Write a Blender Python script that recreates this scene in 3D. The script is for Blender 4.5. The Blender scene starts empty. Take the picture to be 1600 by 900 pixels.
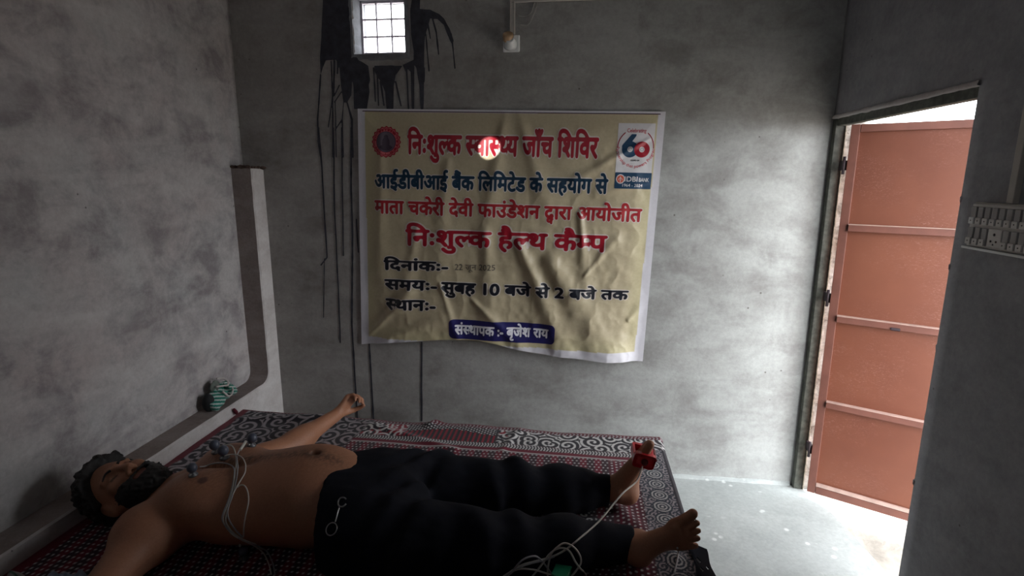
import bpy, bmesh, math, random
import numpy as np
from mathutils import Vector, Matrix, noise
from mathutils.bvhtree import BVHTree

S = bpy.context.scene
COL = S.collection
random.seed(7)

# ------------------------------------------------------------------ camera
CAM_C = Vector((0.0, -2.545, 1.45))
cam = bpy.data.cameras.new('camera')
cam.sensor_width = 36.0
cam.lens = 19.17
cam.clip_start = 0.02
cam_o = bpy.data.objects.new('camera', cam)
COL.objects.link(cam_o)
cam_o.matrix_world = Matrix(((0.99277, -0.02761, 0.11677, CAM_C.x),
                             (0.11993, 0.19628, -0.97319, CAM_C.y),
                             (0.00395, 0.98016, 0.19817, CAM_C.z),
                             (0, 0, 0, 1)))
S.camera = cam_o

# ------------------------------------------------------------------ world, exposure, large lights
w = bpy.data.worlds.new('overcast_sky')
S.world = w
w.use_nodes = True
wn = w.node_tree.nodes
wn['Background'].inputs[0].default_value = (0.93, 0.97, 1.0, 1)
wn['Background'].inputs[1].default_value = 5.0
S.view_settings.view_transform = 'Standard'
S.view_settings.look = 'None'
S.view_settings.gamma = 1.0
S.view_settings.exposure = 1.38
S.cycles.use_denoising = True
S.cycles.max_bounces = 10
S.cycles.diffuse_bounces = 6
S.cycles.sample_clamp_indirect = 6.0


def portal(name, loc, rot, sx, sy):
    l = bpy.data.lights.new(name, 'AREA')
    l.shape = 'RECTANGLE'
    l.size, l.size_y = sx, sy
    l.cycles.is_portal = True
    o = bpy.data.objects.new(name, l)
    o.location, o.rotation_euler = loc, rot
    COL.objects.link(o)


portal('doorway_portal', (1.20, -0.43, 0.85), (0, math.radians(90), 0), 1.72, 0.88)
portal('ventilator_portal', (-0.915, 0.13, 2.13), (math.radians(-90), 0, 0), 0.24, 0.24)
portal('added_fill_slot_portal', (-0.30, -3.53, 2.365), (math.radians(90), 0, 0), 0.8, 0.13)  # sampling portal for the added slot behind the camera

sp = bpy.data.lights.new('sunbeam_through_chink', 'SPOT')
sp.energy = 420; sp.spot_size = math.radians(1.75); sp.spot_blend = 0.35; sp.shadow_soft_size = 0.004; sp.color = (1.0, 0.98, 0.9)
spo = bpy.data.objects.new('sunbeam_through_chink', sp); COL.objects.link(spo)
spo.location = (0.35, -3.25, 2.60)
spo.rotation_euler = (Vector((-0.410, -0.02, 1.578)) - Vector(spo.location)).to_track_quat('-Z', 'Y').to_euler()

# ------------------------------------------------------------------ helpers


def tag(o, label=None, cat=None, group=None, kind=None):
    if label: o['label'] = label
    if cat: o['category'] = cat
    if group: o['group'] = group
    if kind: o['kind'] = kind
    return o


def link(name, me, mat=None, parent=None, smooth=False):
    o = bpy.data.objects.new(name, me)
    COL.objects.link(o)
    if mat is not None and len(me.materials) == 0: me.materials.append(mat)
    if parent is not None:
        o.parent = parent
        o.matrix_parent_inverse = parent.matrix_world.inverted() if False else Matrix.Translation(-parent.location)
    if smooth and len(me.polygons):
        me.polygons.foreach_set('use_smooth', [True] * len(me.polygons))
    return o


def empty(name, loc, label, cat, group=None):
    o = bpy.data.objects.new(name, None)
    o.empty_display_size = 0.05
    o.location = loc
    COL.objects.link(o)
    return tag(o, label, cat, group)


def pydata(v, f, uvs=None):
    me = bpy.data.meshes.new('m')
    me.from_pydata([tuple(map(float, p)) for p in v], [], [tuple(map(int, q)) for q in f])
    me.update()
    return me


def fast_mesh(V, F, col=None):
    """V (n,3) array, F (m,k) equal-size faces, col (n,3) optional point colour."""
    V = np.asarray(V, 'f'); F = np.asarray(F, 'i')
    me = bpy.data.meshes.new('m')
    me.vertices.add(len(V)); me.vertices.foreach_set('co', V.ravel())
    k = F.shape[1]
    me.loops.add(F.size); me.loops.foreach_set('vertex_index', F.ravel())
    me.polygons.add(len(F))
    me.polygons.foreach_set('loop_start', np.arange(0, F.size, k, dtype='i'))
    me.polygons.foreach_set('loop_total', np.full(len(F), k, dtype='i'))
    me.update(calc_edges=True); me.validate()
    if col is not None:
        a = me.color_attributes.new('Col', 'FLOAT_COLOR', 'POINT')
        c = np.ones((len(V), 4), 'f'); c[:, :3] = col
        a.data.foreach_set('color', c.ravel())
    return me


def bm_mesh(bm):
    me = bpy.data.meshes.new('m')
    bmesh.ops.recalc_face_normals(bm, faces=bm.faces[:])
    bm.to_mesh(me); bm.free()
    return me


def add_box(bm, lo, hi, bevel=0.0, seg=2, M=None):
    r = bmesh.ops.create_cube(bm, size=1.0)
    c = [(lo[i] + hi[i]) / 2 for i in range(3)]
    s = [abs(hi[i] - lo[i]) for i in range(3)]
    for v in r['verts']:
        v.co = Vector((c[0] + v.co.x * s[0], c[1] + v.co.y * s[1], c[2] + v.co.z * s[2]))
    vs = r['verts']
    if bevel:
        es = list({e for v in vs for e in v.link_edges})
        rr = bmesh.ops.bevel(bm, geom=es, offset=bevel, segments=seg, affect='EDGES', profile=0.6)
        vs = list({v for f in rr['faces'] for v in f.verts} | {v for v in vs if v.is_valid})
    if M is not None:
        bmesh.ops.transform(bm, matrix=M, verts=vs)
    return vs


def box(name, lo, hi, mat, parent=None, bevel=0.002, M=None):
    bm = bmesh.new(); add_box(bm, lo, hi, bevel, 2, M)
    return link(name, bm_mesh(bm), mat, parent)


def lathe(name, prof, mat, parent=None, M=Matrix(), n=20, cap=True):
    V = []; F = []
    for r, z in prof:
        for k in range(n):
            a = 2 * math.pi * k / n
            V.append(M @ Vector((r * math.cos(a), r * math.sin(a), z)))
    for i in range(len(prof) - 1):
        for k in range(n):
            F.append((i * n + k, i * n + (k + 1) % n, (i + 1) * n + (k + 1) % n, (i + 1) * n + k))
    if cap:
        F.append(tuple(range(n))[::-1]); F.append(tuple(range((len(prof) - 1) * n, len(prof) * n)))
    return link(name, pydata(V, F), mat, parent, True)


def catmull(pts, n=8, closed=False):
    P = [Vector(p) for p in pts]
    out = []
    N = len(P)
    for i in range(N - (0 if closed else 1)):
        g = (lambda k: P[k % N]) if closed else (lambda k: P[min(max(k, 0), N - 1)])
        p0, p1, p2, p3 = g(i - 1), g(i), g(i + 1), g(i + 2)
        for j in range(n):
            t = j / n
            out.append(0.5 * ((2 * p1) + (p2 - p0) * t + (2 * p0 - 5 * p1 + 4 * p2 - p3) * t * t + (3 * p1 - p0 - 3 * p2 + p3) * t ** 3))
    if not closed: out.append(P[-1])
    return out


def tube_mesh(pts, r, n=8, closed=False):
    P = [Vector(p) for p in pts]
    N = len(P)
    V = []; F = []
    up = Vector((0.13, 0.21, 0.97)).normalized()
    for i, p in enumerate(P):
        a = P[(i - 1) % N] if (closed or i > 0) else P[i]
        b = P[(i + 1) % N] if (closed or i < N - 1) else P[i]
        d = (b - a)
        if d.length < 1e-7: d = Vector((1, 0, 0))
        d.normalize()
        s = d.cross(up)
        if s.length < 0.05: s = d.cross(Vector((1, 0, 0)))
        s.normalize(); u = s.cross(d); up = u.copy()
        rr = r(i / max(1, N - 1)) if callable(r) else r
        for k in range(n):
            an = 2 * math.pi * k / n
            V.append(p + s * math.cos(an) * rr + u * math.sin(an) * rr)
    for i in range(N if closed else N - 1):
        j = (i + 1) % N
        for k in range(n):
            F.append((i * n + k, i * n + (k + 1) % n, j * n + (k + 1) % n, j * n + k))
    if not closed:
        F.append(tuple(range(n))[::-1]); F.append(tuple(range((N - 1) * n, N * n)))
    return pydata(V, F)


def tube(name, pts, r, mat, parent=None, n=8, closed=False):
    return link(name, tube_mesh(pts, r, n, closed), mat, parent, True)


# numpy value noise ----------------------------------------------------------
_rng = np.random.RandomState(3)
_tab = _rng.rand(4096).astype('f')


def _h(ix, iy, iz):
    return _tab[(ix * 73856093 ^ iy * 19349663 ^ iz * 83492791) & 4095]


def vn(x, y, z=0.0):
    """value noise 0..1 for arrays"""
    x, y, z = np.broadcast_arrays(np.asarray(x, 'f'), np.asarray(y, 'f'), np.asarray(z, 'f'))
    xi = np.floor(x).astype(np.int64); yi = np.floor(y).astype(np.int64); zi = np.floor(z).astype(np.int64)
    fx, fy, fz = x - xi, y - yi, z - zi
    fx = fx * fx * (3 - 2 * fx); fy = fy * fy * (3 - 2 * fy); fz = fz * fz * (3 - 2 * fz)
    r = 0
    for dx in (0, 1):
        for dy in (0, 1):
            for dz in (0, 1):
                r = r + _h(xi + dx, yi + dy, zi + dz) * (fx if dx else 1 - fx) * (fy if dy else 1 - fy) * (fz if dz else 1 - fz)
    return r


def fbm(x, y, z=0.0, o=4):
    r = 0; a = 0.5; s = 0
    for i in range(o):
        r = r + a * vn(np.asarray(x) * 2 ** i + 17 * i, np.asarray(y) * 2 ** i + 31 * i, np.asarray(z) * 2 ** i)
        s += a; a *= 0.5
    return r / s


def sstep(a, b, x):
    t = np.clip((x - a) / (b - a), 0, 1)
    return t * t * (3 - 2 * t)


# ------------------------------------------------------------------ materials


def new_mat(name):
    m = bpy.data.materials.new(name); m.use_nodes = True
    return m, m.node_tree, m.node_tree.nodes['Principled BSDF']


def nd(t, kind, **kw):
    n = t.nodes.new(kind)
    for k, v in kw.items():
        if k.startswith('i_'):
            key = k[2:]
            key = int(key) if key.isdigit() else key.replace('_', ' ')
            n.inputs[key].default_value = v
        else: setattr(n, k, v)
    return n


def ramp(t, fac, stops):
    r = t.nodes.new('ShaderNodeValToRGB')
    while len(r.color_ramp.elements) < len(stops): r.color_ramp.elements.new(0.5)
    for e, (p, c) in zip(r.color_ramp.elements, stops):
        e.position = p; e.color = (*c, 1) if len(c) == 3 else c
    t.links.new(fac, r.inputs[0])
    return r.outputs[0]


def mixc(t, fac, a, b, mode='MIX'):
    m = t.nodes.new('ShaderNodeMix'); m.data_type = 'RGBA'; m.blend_type = mode
    for s, v in ((0, fac), (6, a), (7, b)):
        if isinstance(v, (int, float)): m.inputs[s].default_value = v
        elif isinstance(v, tuple): m.inputs[s].default_value = (*v, 1)
        else: t.links.new(v, m.inputs[s])
    return m.outputs[2]


def noise_tex(t, co, scale, detail=4, rough=0.55, dist=0.0):
    n = nd(t, 'ShaderNodeTexNoise', i_Scale=scale, i_Detail=detail, i_Roughness=rough, i_Distortion=dist)
    t.links.new(co, n.inputs['Vector'])
    return n.outputs[0]


def obj_co(t, scale=(1, 1, 1), loc=(0, 0, 0), rot=(0, 0, 0)):
    c = t.nodes.new('ShaderNodeTexCoord')
    m = t.nodes.new('ShaderNodeMapping')
    m.inputs['Scale'].default_value = scale; m.inputs['Location'].default_value = loc; m.inputs['Rotation'].default_value = rot
    t.links.new(c.outputs['Object'], m.inputs[0])
    return m.outputs[0]


def plain(name, col, rough=0.6, metal=0.0, var=0.12, scale=25, bump=0.0, spec=0.5, coat=0.0, sheen=0.0):
    m, t, b = new_mat(name)
    co = obj_co(t)
    n = noise_tex(t, co, scale, 4)
    lo = tuple(c * (1 - var) for c in col); hi = tuple(min(1, c * (1 + var)) for c in col)
    t.links.new(ramp(t, n, [(0.3, lo), (0.7, hi)]), b.inputs['Base Color'])
    b.inputs['Roughness'].default_value = rough
    b.inputs['Metallic'].default_value = metal
    b.inputs['Specular IOR Level'].default_value = spec
    b.inputs['Coat Weight'].default_value = coat
    b.inputs['Sheen Weight'].default_value = sheen
    if bump:
        bp = nd(t, 'ShaderNodeBump', i_Strength=0.6, i_Distance=bump)
        t.links.new(noise_tex(t, co, scale * 4, 3), bp.inputs['Height'])
        t.links.new(bp.outputs[0], b.inputs['Normal'])
    return m


def cement(name, base, dark, light, smudge=0.5, scale=1.0, rough=0.9, seed=0.0, tint=None, bumpd=0.006, light_at=None, speck=True, dark_at=None, speck_col=(0.06, 0.045, 0.04), speck_r=0.07):
    """trowelled cement plaster: cloudy tone, darker damp smudges, whitish trowel streaks, small pits"""
    m, t, b = new_mat(name)
    co = obj_co(t, loc=(seed, seed * 1.7, seed * 0.6))
    big = noise_tex(t, co, 1.6 * scale, 6, 0.62, 0.6)
    mid = noise_tex(t, co, 4.0 * scale, 8, 0.68, 0.35)
    fine = noise_tex(t, co, 40 * scale, 5, 0.7)
    c = mixc(t, ramp(t, big, [(0.35, (0, 0, 0)), (0.66, (1, 1, 1))]), base, tint or base)
    sm = ramp(t, mid, [(0.38, (1, 1, 1)), (0.55, (0, 0, 0))])
    f = mixc(t, 1.0, sm, (smudge,) * 3, 'MULTIPLY')
    c = mixc(t, f, c, dark)
    st = obj_co(t, scale=(2.0, 2.0, 5.0), loc=(seed + 3, 0, 2), rot=(0.2, 0.3, 0.2))
    stn = noise_tex(t, st, 1.5 * scale, 5, 0.55, 0.5)
    lf = ramp(t, stn, [(0.42, (0, 0, 0)), (0.80, (0.8, 0.8, 0.8))])
    c = mixc(t, lf, c, light)
    if dark_at is not None:
        # browner, darker tone towards the low end of the chosen axis
        tc = t.nodes.new('ShaderNodeTexCoord')
        sx = t.nodes.new('ShaderNodeSeparateXYZ'); t.links.new(tc.outputs['Object'], sx.inputs[0])
        ax, lo_, hi_, cc = dark_at
        ad = nd(t, 'ShaderNodeMath', operation='MULTIPLY_ADD', i_1=0.5); t.links.new(mid, ad.inputs[0]); t.links.new(sx.outputs[ax], ad.inputs[2])
        mr = nd(t, 'ShaderNodeMapRange', i_1=lo_, i_2=hi_, i_3=1.0, i_4=0.0); t.links.new(ad.outputs[0], mr.inputs[0])
        c = mixc(t, mr.outputs[0], c, mixc(t, 1.0, c, cc, 'MULTIPLY'))
    c = mixc(t, 0.35, c, ramp(t, fine, [(0.3, (0.35, 0.35, 0.35)), (0.7, (0.65, 0.65, 0.65))]), 'OVERLAY')
    if speck:
        v = nd(t, 'ShaderNodeTexVoronoi', i_Scale=11.0 * scale, i_Randomness=1.0); t.links.new(co, v.inputs['Vector'])
        sp = ramp(t, v.outputs['Distance'], [(speck_r * 0.5, (0.7, 0.7, 0.7)), (speck_r, (0, 0, 0))])
        gate = ramp(t, noise_tex(t, co, 4.3, 2), [(0.52, (0, 0, 0)), (0.6, (1, 1, 1))])
        c = mixc(t, mixc(t, 1.0, sp, gate, 'MULTIPLY'), c, speck_col)
    t.links.new(c, b.inputs['Base Color'])
    b.inputs['Roughness'].default_value = rough
    b.inputs['Specular IOR Level'].default_value = 0.25
    h = mixc(t, 0.4, mid, fine)
    h2 = mixc(t, 0.35, h, stn)
    bp = nd(t, 'ShaderNodeBump', i_Strength=0.45, i_Distance=bumpd); t.links.new(h2, bp.inputs['Height'])
    t.links.new(bp.outputs[0], b.inputs['Normal'])
    return m


def col_mat(name, rough=0.8, bump=0.0, bscale=200, spec=0.3, sheen=0.0, sub=0.0):
    m, t, b = new_mat(name)
    a = nd(t, 'ShaderNodeVertexColor', layer_name='Col')
    co = obj_co(t)
    n = noise_tex(t, co, bscale * 0.4, 3)
    t.links.new(mixc(t, 0.25, a.outputs[0], n, 'SOFT_LIGHT'), b.inputs['Base Color'])
    b.inputs['Roughness'].default_value = rough
    b.inputs['Specular IOR Level'].default_value = spec
    b.inputs['Sheen Weight'].default_value = sheen
    if sub:
        b.inputs['Subsurface Weight'].default_value = sub
        b.inputs['Subsurface Radius'].default_value = (0.02, 0.008, 0.004)
    if bump:
        bp = nd(t, 'ShaderNodeBump', i_Strength=0.5, i_Distance=bump)
        t.links.new(noise_tex(t, co, bscale, 3), bp.inputs['Height'])
        t.links.new(bp.outputs[0], b.inputs['Normal'])
    return m


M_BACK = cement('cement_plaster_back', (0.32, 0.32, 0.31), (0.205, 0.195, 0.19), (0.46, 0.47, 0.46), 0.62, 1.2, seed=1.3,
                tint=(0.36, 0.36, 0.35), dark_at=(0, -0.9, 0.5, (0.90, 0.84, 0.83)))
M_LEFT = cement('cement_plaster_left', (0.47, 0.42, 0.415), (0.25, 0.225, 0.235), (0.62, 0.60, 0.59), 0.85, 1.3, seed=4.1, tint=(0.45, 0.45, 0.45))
M_RIGHT = cement('cement_plaster_right', (0.33, 0.33, 0.35), (0.24, 0.24, 0.26), (0.41, 0.41, 0.43), 0.5, 1.4, seed=7.7)
M_PILLAR = cement('pale_plaster_pier', (0.60, 0.56, 0.55), (0.42, 0.38, 0.36), (0.74, 0.72, 0.71), 0.35, 2.0, seed=2.2)
M_REVEAL = cement('cement_reveal', (0.20, 0.205, 0.22), (0.12, 0.12, 0.14), (0.28, 0.29, 0.31), 0.5, 2.5, seed=5.0)
M_FLOOR = cement('cement_floor', (0.36, 0.38, 0.375), (0.28, 0.30, 0.295), (0.47, 0.49, 0.48), 0.4, 1.6, rough=0.62, seed=3.3, tint=(0.39, 0.41, 0.405), bumpd=0.004, speck_col=(0.72, 0.74, 0.72), speck_r=0.22)
M_GROUND = cement('outside_cement', (0.30, 0.27, 0.235), (0.17, 0.15, 0.135), (0.40, 0.365, 0.32), 0.5, 2.2, seed=8.3, bumpd=0.02)
M_JAMB = cement('rough_masonry', (0.50, 0.48, 0.45), (0.16, 0.15, 0.13), (0.72, 0.70, 0.68), 0.9, 6.0, seed=6.1, bumpd=0.02)
M_CEIL = cement('cement_ceiling', (0.48, 0.46, 0.45), (0.36, 0.34, 0.33), (0.56, 0.55, 0.54), 0.5, 1.0, seed=9.1)

# ------------------------------------------------------------------ the room
XR, XL, ZC, YF = 1.062, -1.627, 2.65, -3.40
T = 0.12


def wn_off(a, b):
    """plaster unevenness of a wall in metres"""
    return 0.004 * (fbm(np.asarray(a) * 2.3 + 5, np.asarray(b) * 2.3 + 9, 0.3, 3) - 0.5)


def grid_wall(name, axis, at, u0, u1, v0, v1, holes, mat, thick, step=0.03, parent=None):
    """wall sheet with rectangular holes: faces sampled on a grid, plus the back and the reveal faces of each hole.
    axis 0: wall at x=at (u=y, v=z); axis 1: wall at y=at (u=x, v=z); thick is signed outwards"""
    def cuts(a, b, extra):
        c = list(np.linspace(a, b, max(2, int((b - a) / step) + 1)))
        for e in extra:
            if a < e < b:
                i = int(np.argmin([abs(x - e) for x in c])); c[i] = e
        return np.array(sorted(set(c)))
    U = cuts(u0, u1, [h[0] for h in holes] + [h[1] for h in holes])
    Vv = cuts(v0, v1, [h[2] for h in holes] + [h[3] for h in holes])
    nu, nv = len(U), len(Vv)
    uu, vv = np.meshgrid(U, Vv, indexing='ij')
    off = wn_off(uu, vv) * (1 if thick > 0 else -1)
    mask = np.ones((nu - 1, nv - 1), bool)
    for h in holes:
        cu = (U[:-1] + U[1:]) / 2; cv = (Vv[:-1] + Vv[1:]) / 2
        mask &= ~(((cu > h[0]) & (cu < h[1]))[:, None] & ((cv > h[2]) & (cv < h[3]))[None, :])
    for h in holes:   # keep plaster flush at the openings
        d = np.maximum(np.maximum(h[0] - uu, uu - h[1]), np.maximum(h[2] - vv, vv - h[3]))
        off = off * np.clip(d / 0.06, 0, 1)
    def P(o):
        a = np.empty((nu, nv, 3))
        if axis == 0: a[..., 0] = at + o; a[..., 1] = uu; a[..., 2] = vv
        else: a[..., 0] = uu; a[..., 1] = at + o; a[..., 2] = vv
        return a.reshape(-1, 3)
    V = np.concatenate([P(off), P(np.full_like(off, thick))])
    ids = np.arange(nu * nv).reshape(nu, nv)
    q = np.stack([ids[:-1, :-1], ids[1:, :-1], ids[1:, 1:], ids[:-1, 1:]], -1)[mask]
    F = [q, q[:, ::-1] + nu * nv]
    # side faces wherever a kept cell borders a missing cell or the outside
    pad = np.zeros((nu + 1, nv + 1), bool); pad[1:-1, 1:-1] = mask
    side = []
    N = nu * nv
    for i in range(nu):
        for j in range(nv - 1):
            if pad[i, j + 1] != pad[i + 1, j + 1]:
                a, b = ids[i, j], ids[i, j + 1]; side.append((a, b, b + N, a + N))
    for i in range(nu - 1):
        for j in range(nv):
            if pad[i + 1, j] != pad[i + 1, j + 1]:
                a, b = ids[i, j], ids[i + 1, j]; side.append((a, b, b + N, a + N))
    F.append(np.array(side))
    me = fast_mesh(V, np.concatenate(F))
    bm = bmesh.new(); bm.from_mesh(me); bmesh.ops.recalc_face_normals(bm, faces=bm.faces[:]); bm.to_mesh(me); bm.free()
    o = link(name, me, mat, parent)
    return tag(o, kind='structure')


VX0, VX1, VZ0, VZ1 = -1.035, -0.795, 2.0, 2.25           # ventilator opening in the back wall
wall_back = grid_wall('wall_back', 1, 0.0, XL - T, XR + T, -0.02, ZC, [(VX0, VX1, VZ0, VZ1)], M_BACK, 0.14)
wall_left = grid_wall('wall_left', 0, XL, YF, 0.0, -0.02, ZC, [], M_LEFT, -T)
DY0, DZ1 = -0.86, 1.701                                    # doorway in the right wall, up against the back wall
wall_right = grid_wall('wall_right', 0, XR, YF, -0.001, -0.02, ZC, [(DY0, -0.001, -0.02, DZ1)], M_RIGHT, T)
wall_front = grid_wall('wall_front', 1, YF, XL - T, XR + T, -0.02, ZC, [(-0.70, 0.10, 2.30, 2.43)], M_RIGHT, -0.12, 0.1)  # unseen slot near the ceiling, added to let in fill light
ceil = tag(box('ceiling', (XL - T, YF - T, ZC), (XR + T, 0.14, ZC + 0.12), M_CEIL, bevel=0), kind='structure')

# floor slab: its outer edge at the doorway is worn and runs outwards towards the camera
fx = [(XL, YF), (XR + T, YF), (XR + 0.17, -0.86), (1.19, -0.60), (1.172, -0.38), (1.15, -0.22), (1.135, -0.12), (1.10, -0.05), (1.09, 0.0), (XL, 0.0)]
bm = bmesh.new()
top = [bm.verts.new((x, y, 0)) for x, y in fx]
f = bm.faces.new(top)
ex = bmesh.ops.extrude_face_region(bm, geom=[f])
for v in ex['geom']:
    if isinstance(v, bmesh.types.BMVert): v.co.z = -0.12
floor = tag(link('floor', bm_mesh(bm), M_FLOOR), kind='structure')

tag(box('added_shade_slab', (XR + T, -1.35, 2.02), (XR + T + 0.62, 0.30, 2.09), M_CEIL, bevel=0.004), kind='structure')   # unseen canopy slab, added to block overhead sky light at the doorway

# cement skirting fillet, rough, along the foot of the back wall
def fillet(name, x0, x1, n=90):
    V = []; F = []
    for i in range(n):
        x = x0 + (x1 - x0) * i / (n - 1)
        r = 0.004 + 0.014 * float(fbm(x * 9, 1.0)) + 0.010 * float(fbm(x * 40, 3.0))
        h = 0.001 + 0.012 * float(fbm(x * 7, 5.0)) + 0.008 * float(fbm(x * 33, 8.0))
        V += [(x, -r, -0.002), (x, -r * 0.55, h * 0.35), (x, -0.006, h), (x, 0.004, h + 0.004)]
    for i in range(n - 1):
        for k in range(3):
            F.append((i * 4 + k, (i + 1) * 4 + k, (i + 1) * 4 + k + 1, i * 4 + k + 1))
    return tag(link(name, pydata(V, F), M_FLOOR, None, True), kind='structure')


fillet('trim_1', XL + 0.1, 1.05)

# pier in the left corner running down into a low plinth along the left wall
def make_pier():
    xo = -1.524
    r = 0.055
    zt, zp, yp = 1.488, 0.442, -0.098
    prof = [(0.0, -0.01), (-3.39, -0.01), (-3.39, zp)]
    n = 60
    for i in range(1, n): prof.append((-3.39 + (3.39 + yp - r) * i / n, zp))
    for k in range(7):
        a = math.pi / 2 * k / 6
        prof.append((yp - r + r * math.sin(a), zp + r - r * math.cos(a)))
    m = 34
    for i in range(1, m): prof.append((yp, zp + r + (zt - zp - r) * i / m))
    prof += [(yp, zt), (0.0, zt + 0.004)]
    V = []; F = []
    N = len(prof)
    def put(x, y, z): V.append((x, y, z)); return len(V) - 1
    def jit(y, z): return 0.006 * (float(fbm(y * 30, z * 30, 4.0)) - 0.5)
    rows = []
    for i in range(2, N - 1):
        y, z = prof[i]
        up = z > zp + 0.01
        j = jit(y, z)
        a = put(XL - 0.01, y, z)
        b_ = put(xo - 0.006, y + (j if up else 0), z + (0 if up else j))
        c = put(xo + j * 0.5, y + (j + 0.006 if up else 0), z + (-0.006 if not up else 0) + (0 if up else j))
        dn = put(xo, y if not up else -0.001, -0.01 if not up else z)
        rows.append((a, b_, c, dn, up))
    for r0, r1 in zip(rows[:-1], rows[1:]):
        F.append((r0[0], r1[0], r1[1], r0[1])); F.append((r0[1], r1[1], r1[2], r0[2]))
        if r0[4] == r1[4]: F.append((r0[2], r1[2], r1[3], r0[3]))
        else:
            k = put(xo, -0.001, -0.01); k2 = put(xo, -0.001, V[r1[2]][2])
            F.append((r0[2], r1[2], k2, k, r0[3]))
            F.append((r1[2], r1[3], k2))
    l = rows[-1]
    nb_ = len(F)
    e = [put(XL - 0.01, 0.0, zt + 0.002), put(xo - 0.006, 0.0, zt + 0.002)]
    F.append((l[0], l[1], e[1], e[0])); F.append((l[1], l[2], l[3], e[1]))
    me = pydata(V, F)
    bm = bmesh.new(); bm.from_mesh(me); bmesh.ops.recalc_face_normals(bm, faces=bm.faces[:]); bm.to_mesh(me); bm.free()
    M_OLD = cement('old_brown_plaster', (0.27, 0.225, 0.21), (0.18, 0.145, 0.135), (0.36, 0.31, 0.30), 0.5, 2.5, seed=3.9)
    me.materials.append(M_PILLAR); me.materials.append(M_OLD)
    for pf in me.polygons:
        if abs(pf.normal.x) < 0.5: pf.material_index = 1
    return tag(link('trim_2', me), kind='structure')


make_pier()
# broken, rough mortar where the pier stops
bm = bmesh.new()
for i in range(46):
    x = XL + 0.115 * random.random(); y = -0.012 - 0.095 * random.random()
    r = 0.004 + 0.008 * random.random()
    m_ = Matrix.Translation((x, y, 1.490 + 0.006 * random.random())) @ Matrix.Rotation(random.random() * 3, 4, 'Z') @ Matrix.Diagonal((1.6, 1, 0.8, 1))
    bmesh.ops.create_icosphere(bm, subdivisions=1, radius=r, matrix=m_)
M_MORTAR = plain('brown_mortar', (0.10, 0.065, 0.05), 0.95, var=0.5, scale=60, bump=0.002)
link('mortar_crumb', bm_mesh(bm), M_MORTAR, wall_left)['kind'] = 'stuff'

# ------------------------------------------------------------------ marching squares on a numpy field


def march(F, x0, y0, cell, iso=0.0):
    """filled region F>iso as polygons; returns list of 2D verts, faces"""
    ins = F > iso
    V = []; idx = {}; faces = []
    ny, nx = F.shape
    def vert(key):
        if key in idx: return idx[key]
        i, j, k = key
        if k == 0: p = (x0 + j * cell, y0 + i * cell)
        elif k == 1:
            a, b = F[i, j] - iso, F[i, j + 1] - iso; t = a / (a - b); p = (x0 + (j + t) * cell, y0 + i * cell)
        else:
            a, b = F[i, j] - iso, F[i + 1, j] - iso; t = a / (a - b); p = (x0 + j * cell, y0 + (i + t) * cell)
        idx[key] = len(V); V.append(p)
        return idx[key]
    c = ins[:-1, :-1].astype(int) + 2 * ins[:-1, 1:] + 4 * ins[1:, 1:] + 8 * ins[1:, :-1]
    for i, j in np.argwhere(c > 0):
        code = c[i, j]
        corners = [(i, j), (i, j + 1), (i + 1, j + 1), (i + 1, j)]
        edges = [(i, j, 1), (i, j + 1, 2), (i + 1, j, 1), (i, j, 2)]
        poly = []
        for k in range(4):
            a = (code >> k) & 1; b = (code >> ((k + 1) % 4)) & 1
            if a: poly.append(vert((*corners[k], 0)))
            if a != b: poly.append(vert(edges[k]))
        if len(poly) >= 3: faces.append(poly)
    return V, faces


def seg_d(X, Y, a, b):
    ax, ay = a; bx, by = b
    dx, dy = bx - ax, by - ay
    t = np.clip(((X - ax) * dx + (Y - ay) * dy) / (dx * dx + dy * dy + 1e-12), 0, 1)
    return np.hypot(X - ax - t * dx, Y - ay - t * dy), t


def poly_sd(X, Y, P):
    d = np.full(X.shape, 1e9); ins = np.zeros(X.shape, bool)
    n = len(P)
    for i in range(n):
        a, b = P[i], P[(i + 1) % n]
        d = np.minimum(d, seg_d(X, Y, a, b)[0])
        if a[1] != b[1]:
            c = ((a[1] > Y) != (b[1] > Y)) & (X < (b[0] - a[0]) * (Y - a[1]) / (b[1] - a[1]) + a[0])
            ins ^= c
    return np.where(ins, d, -d)


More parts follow.
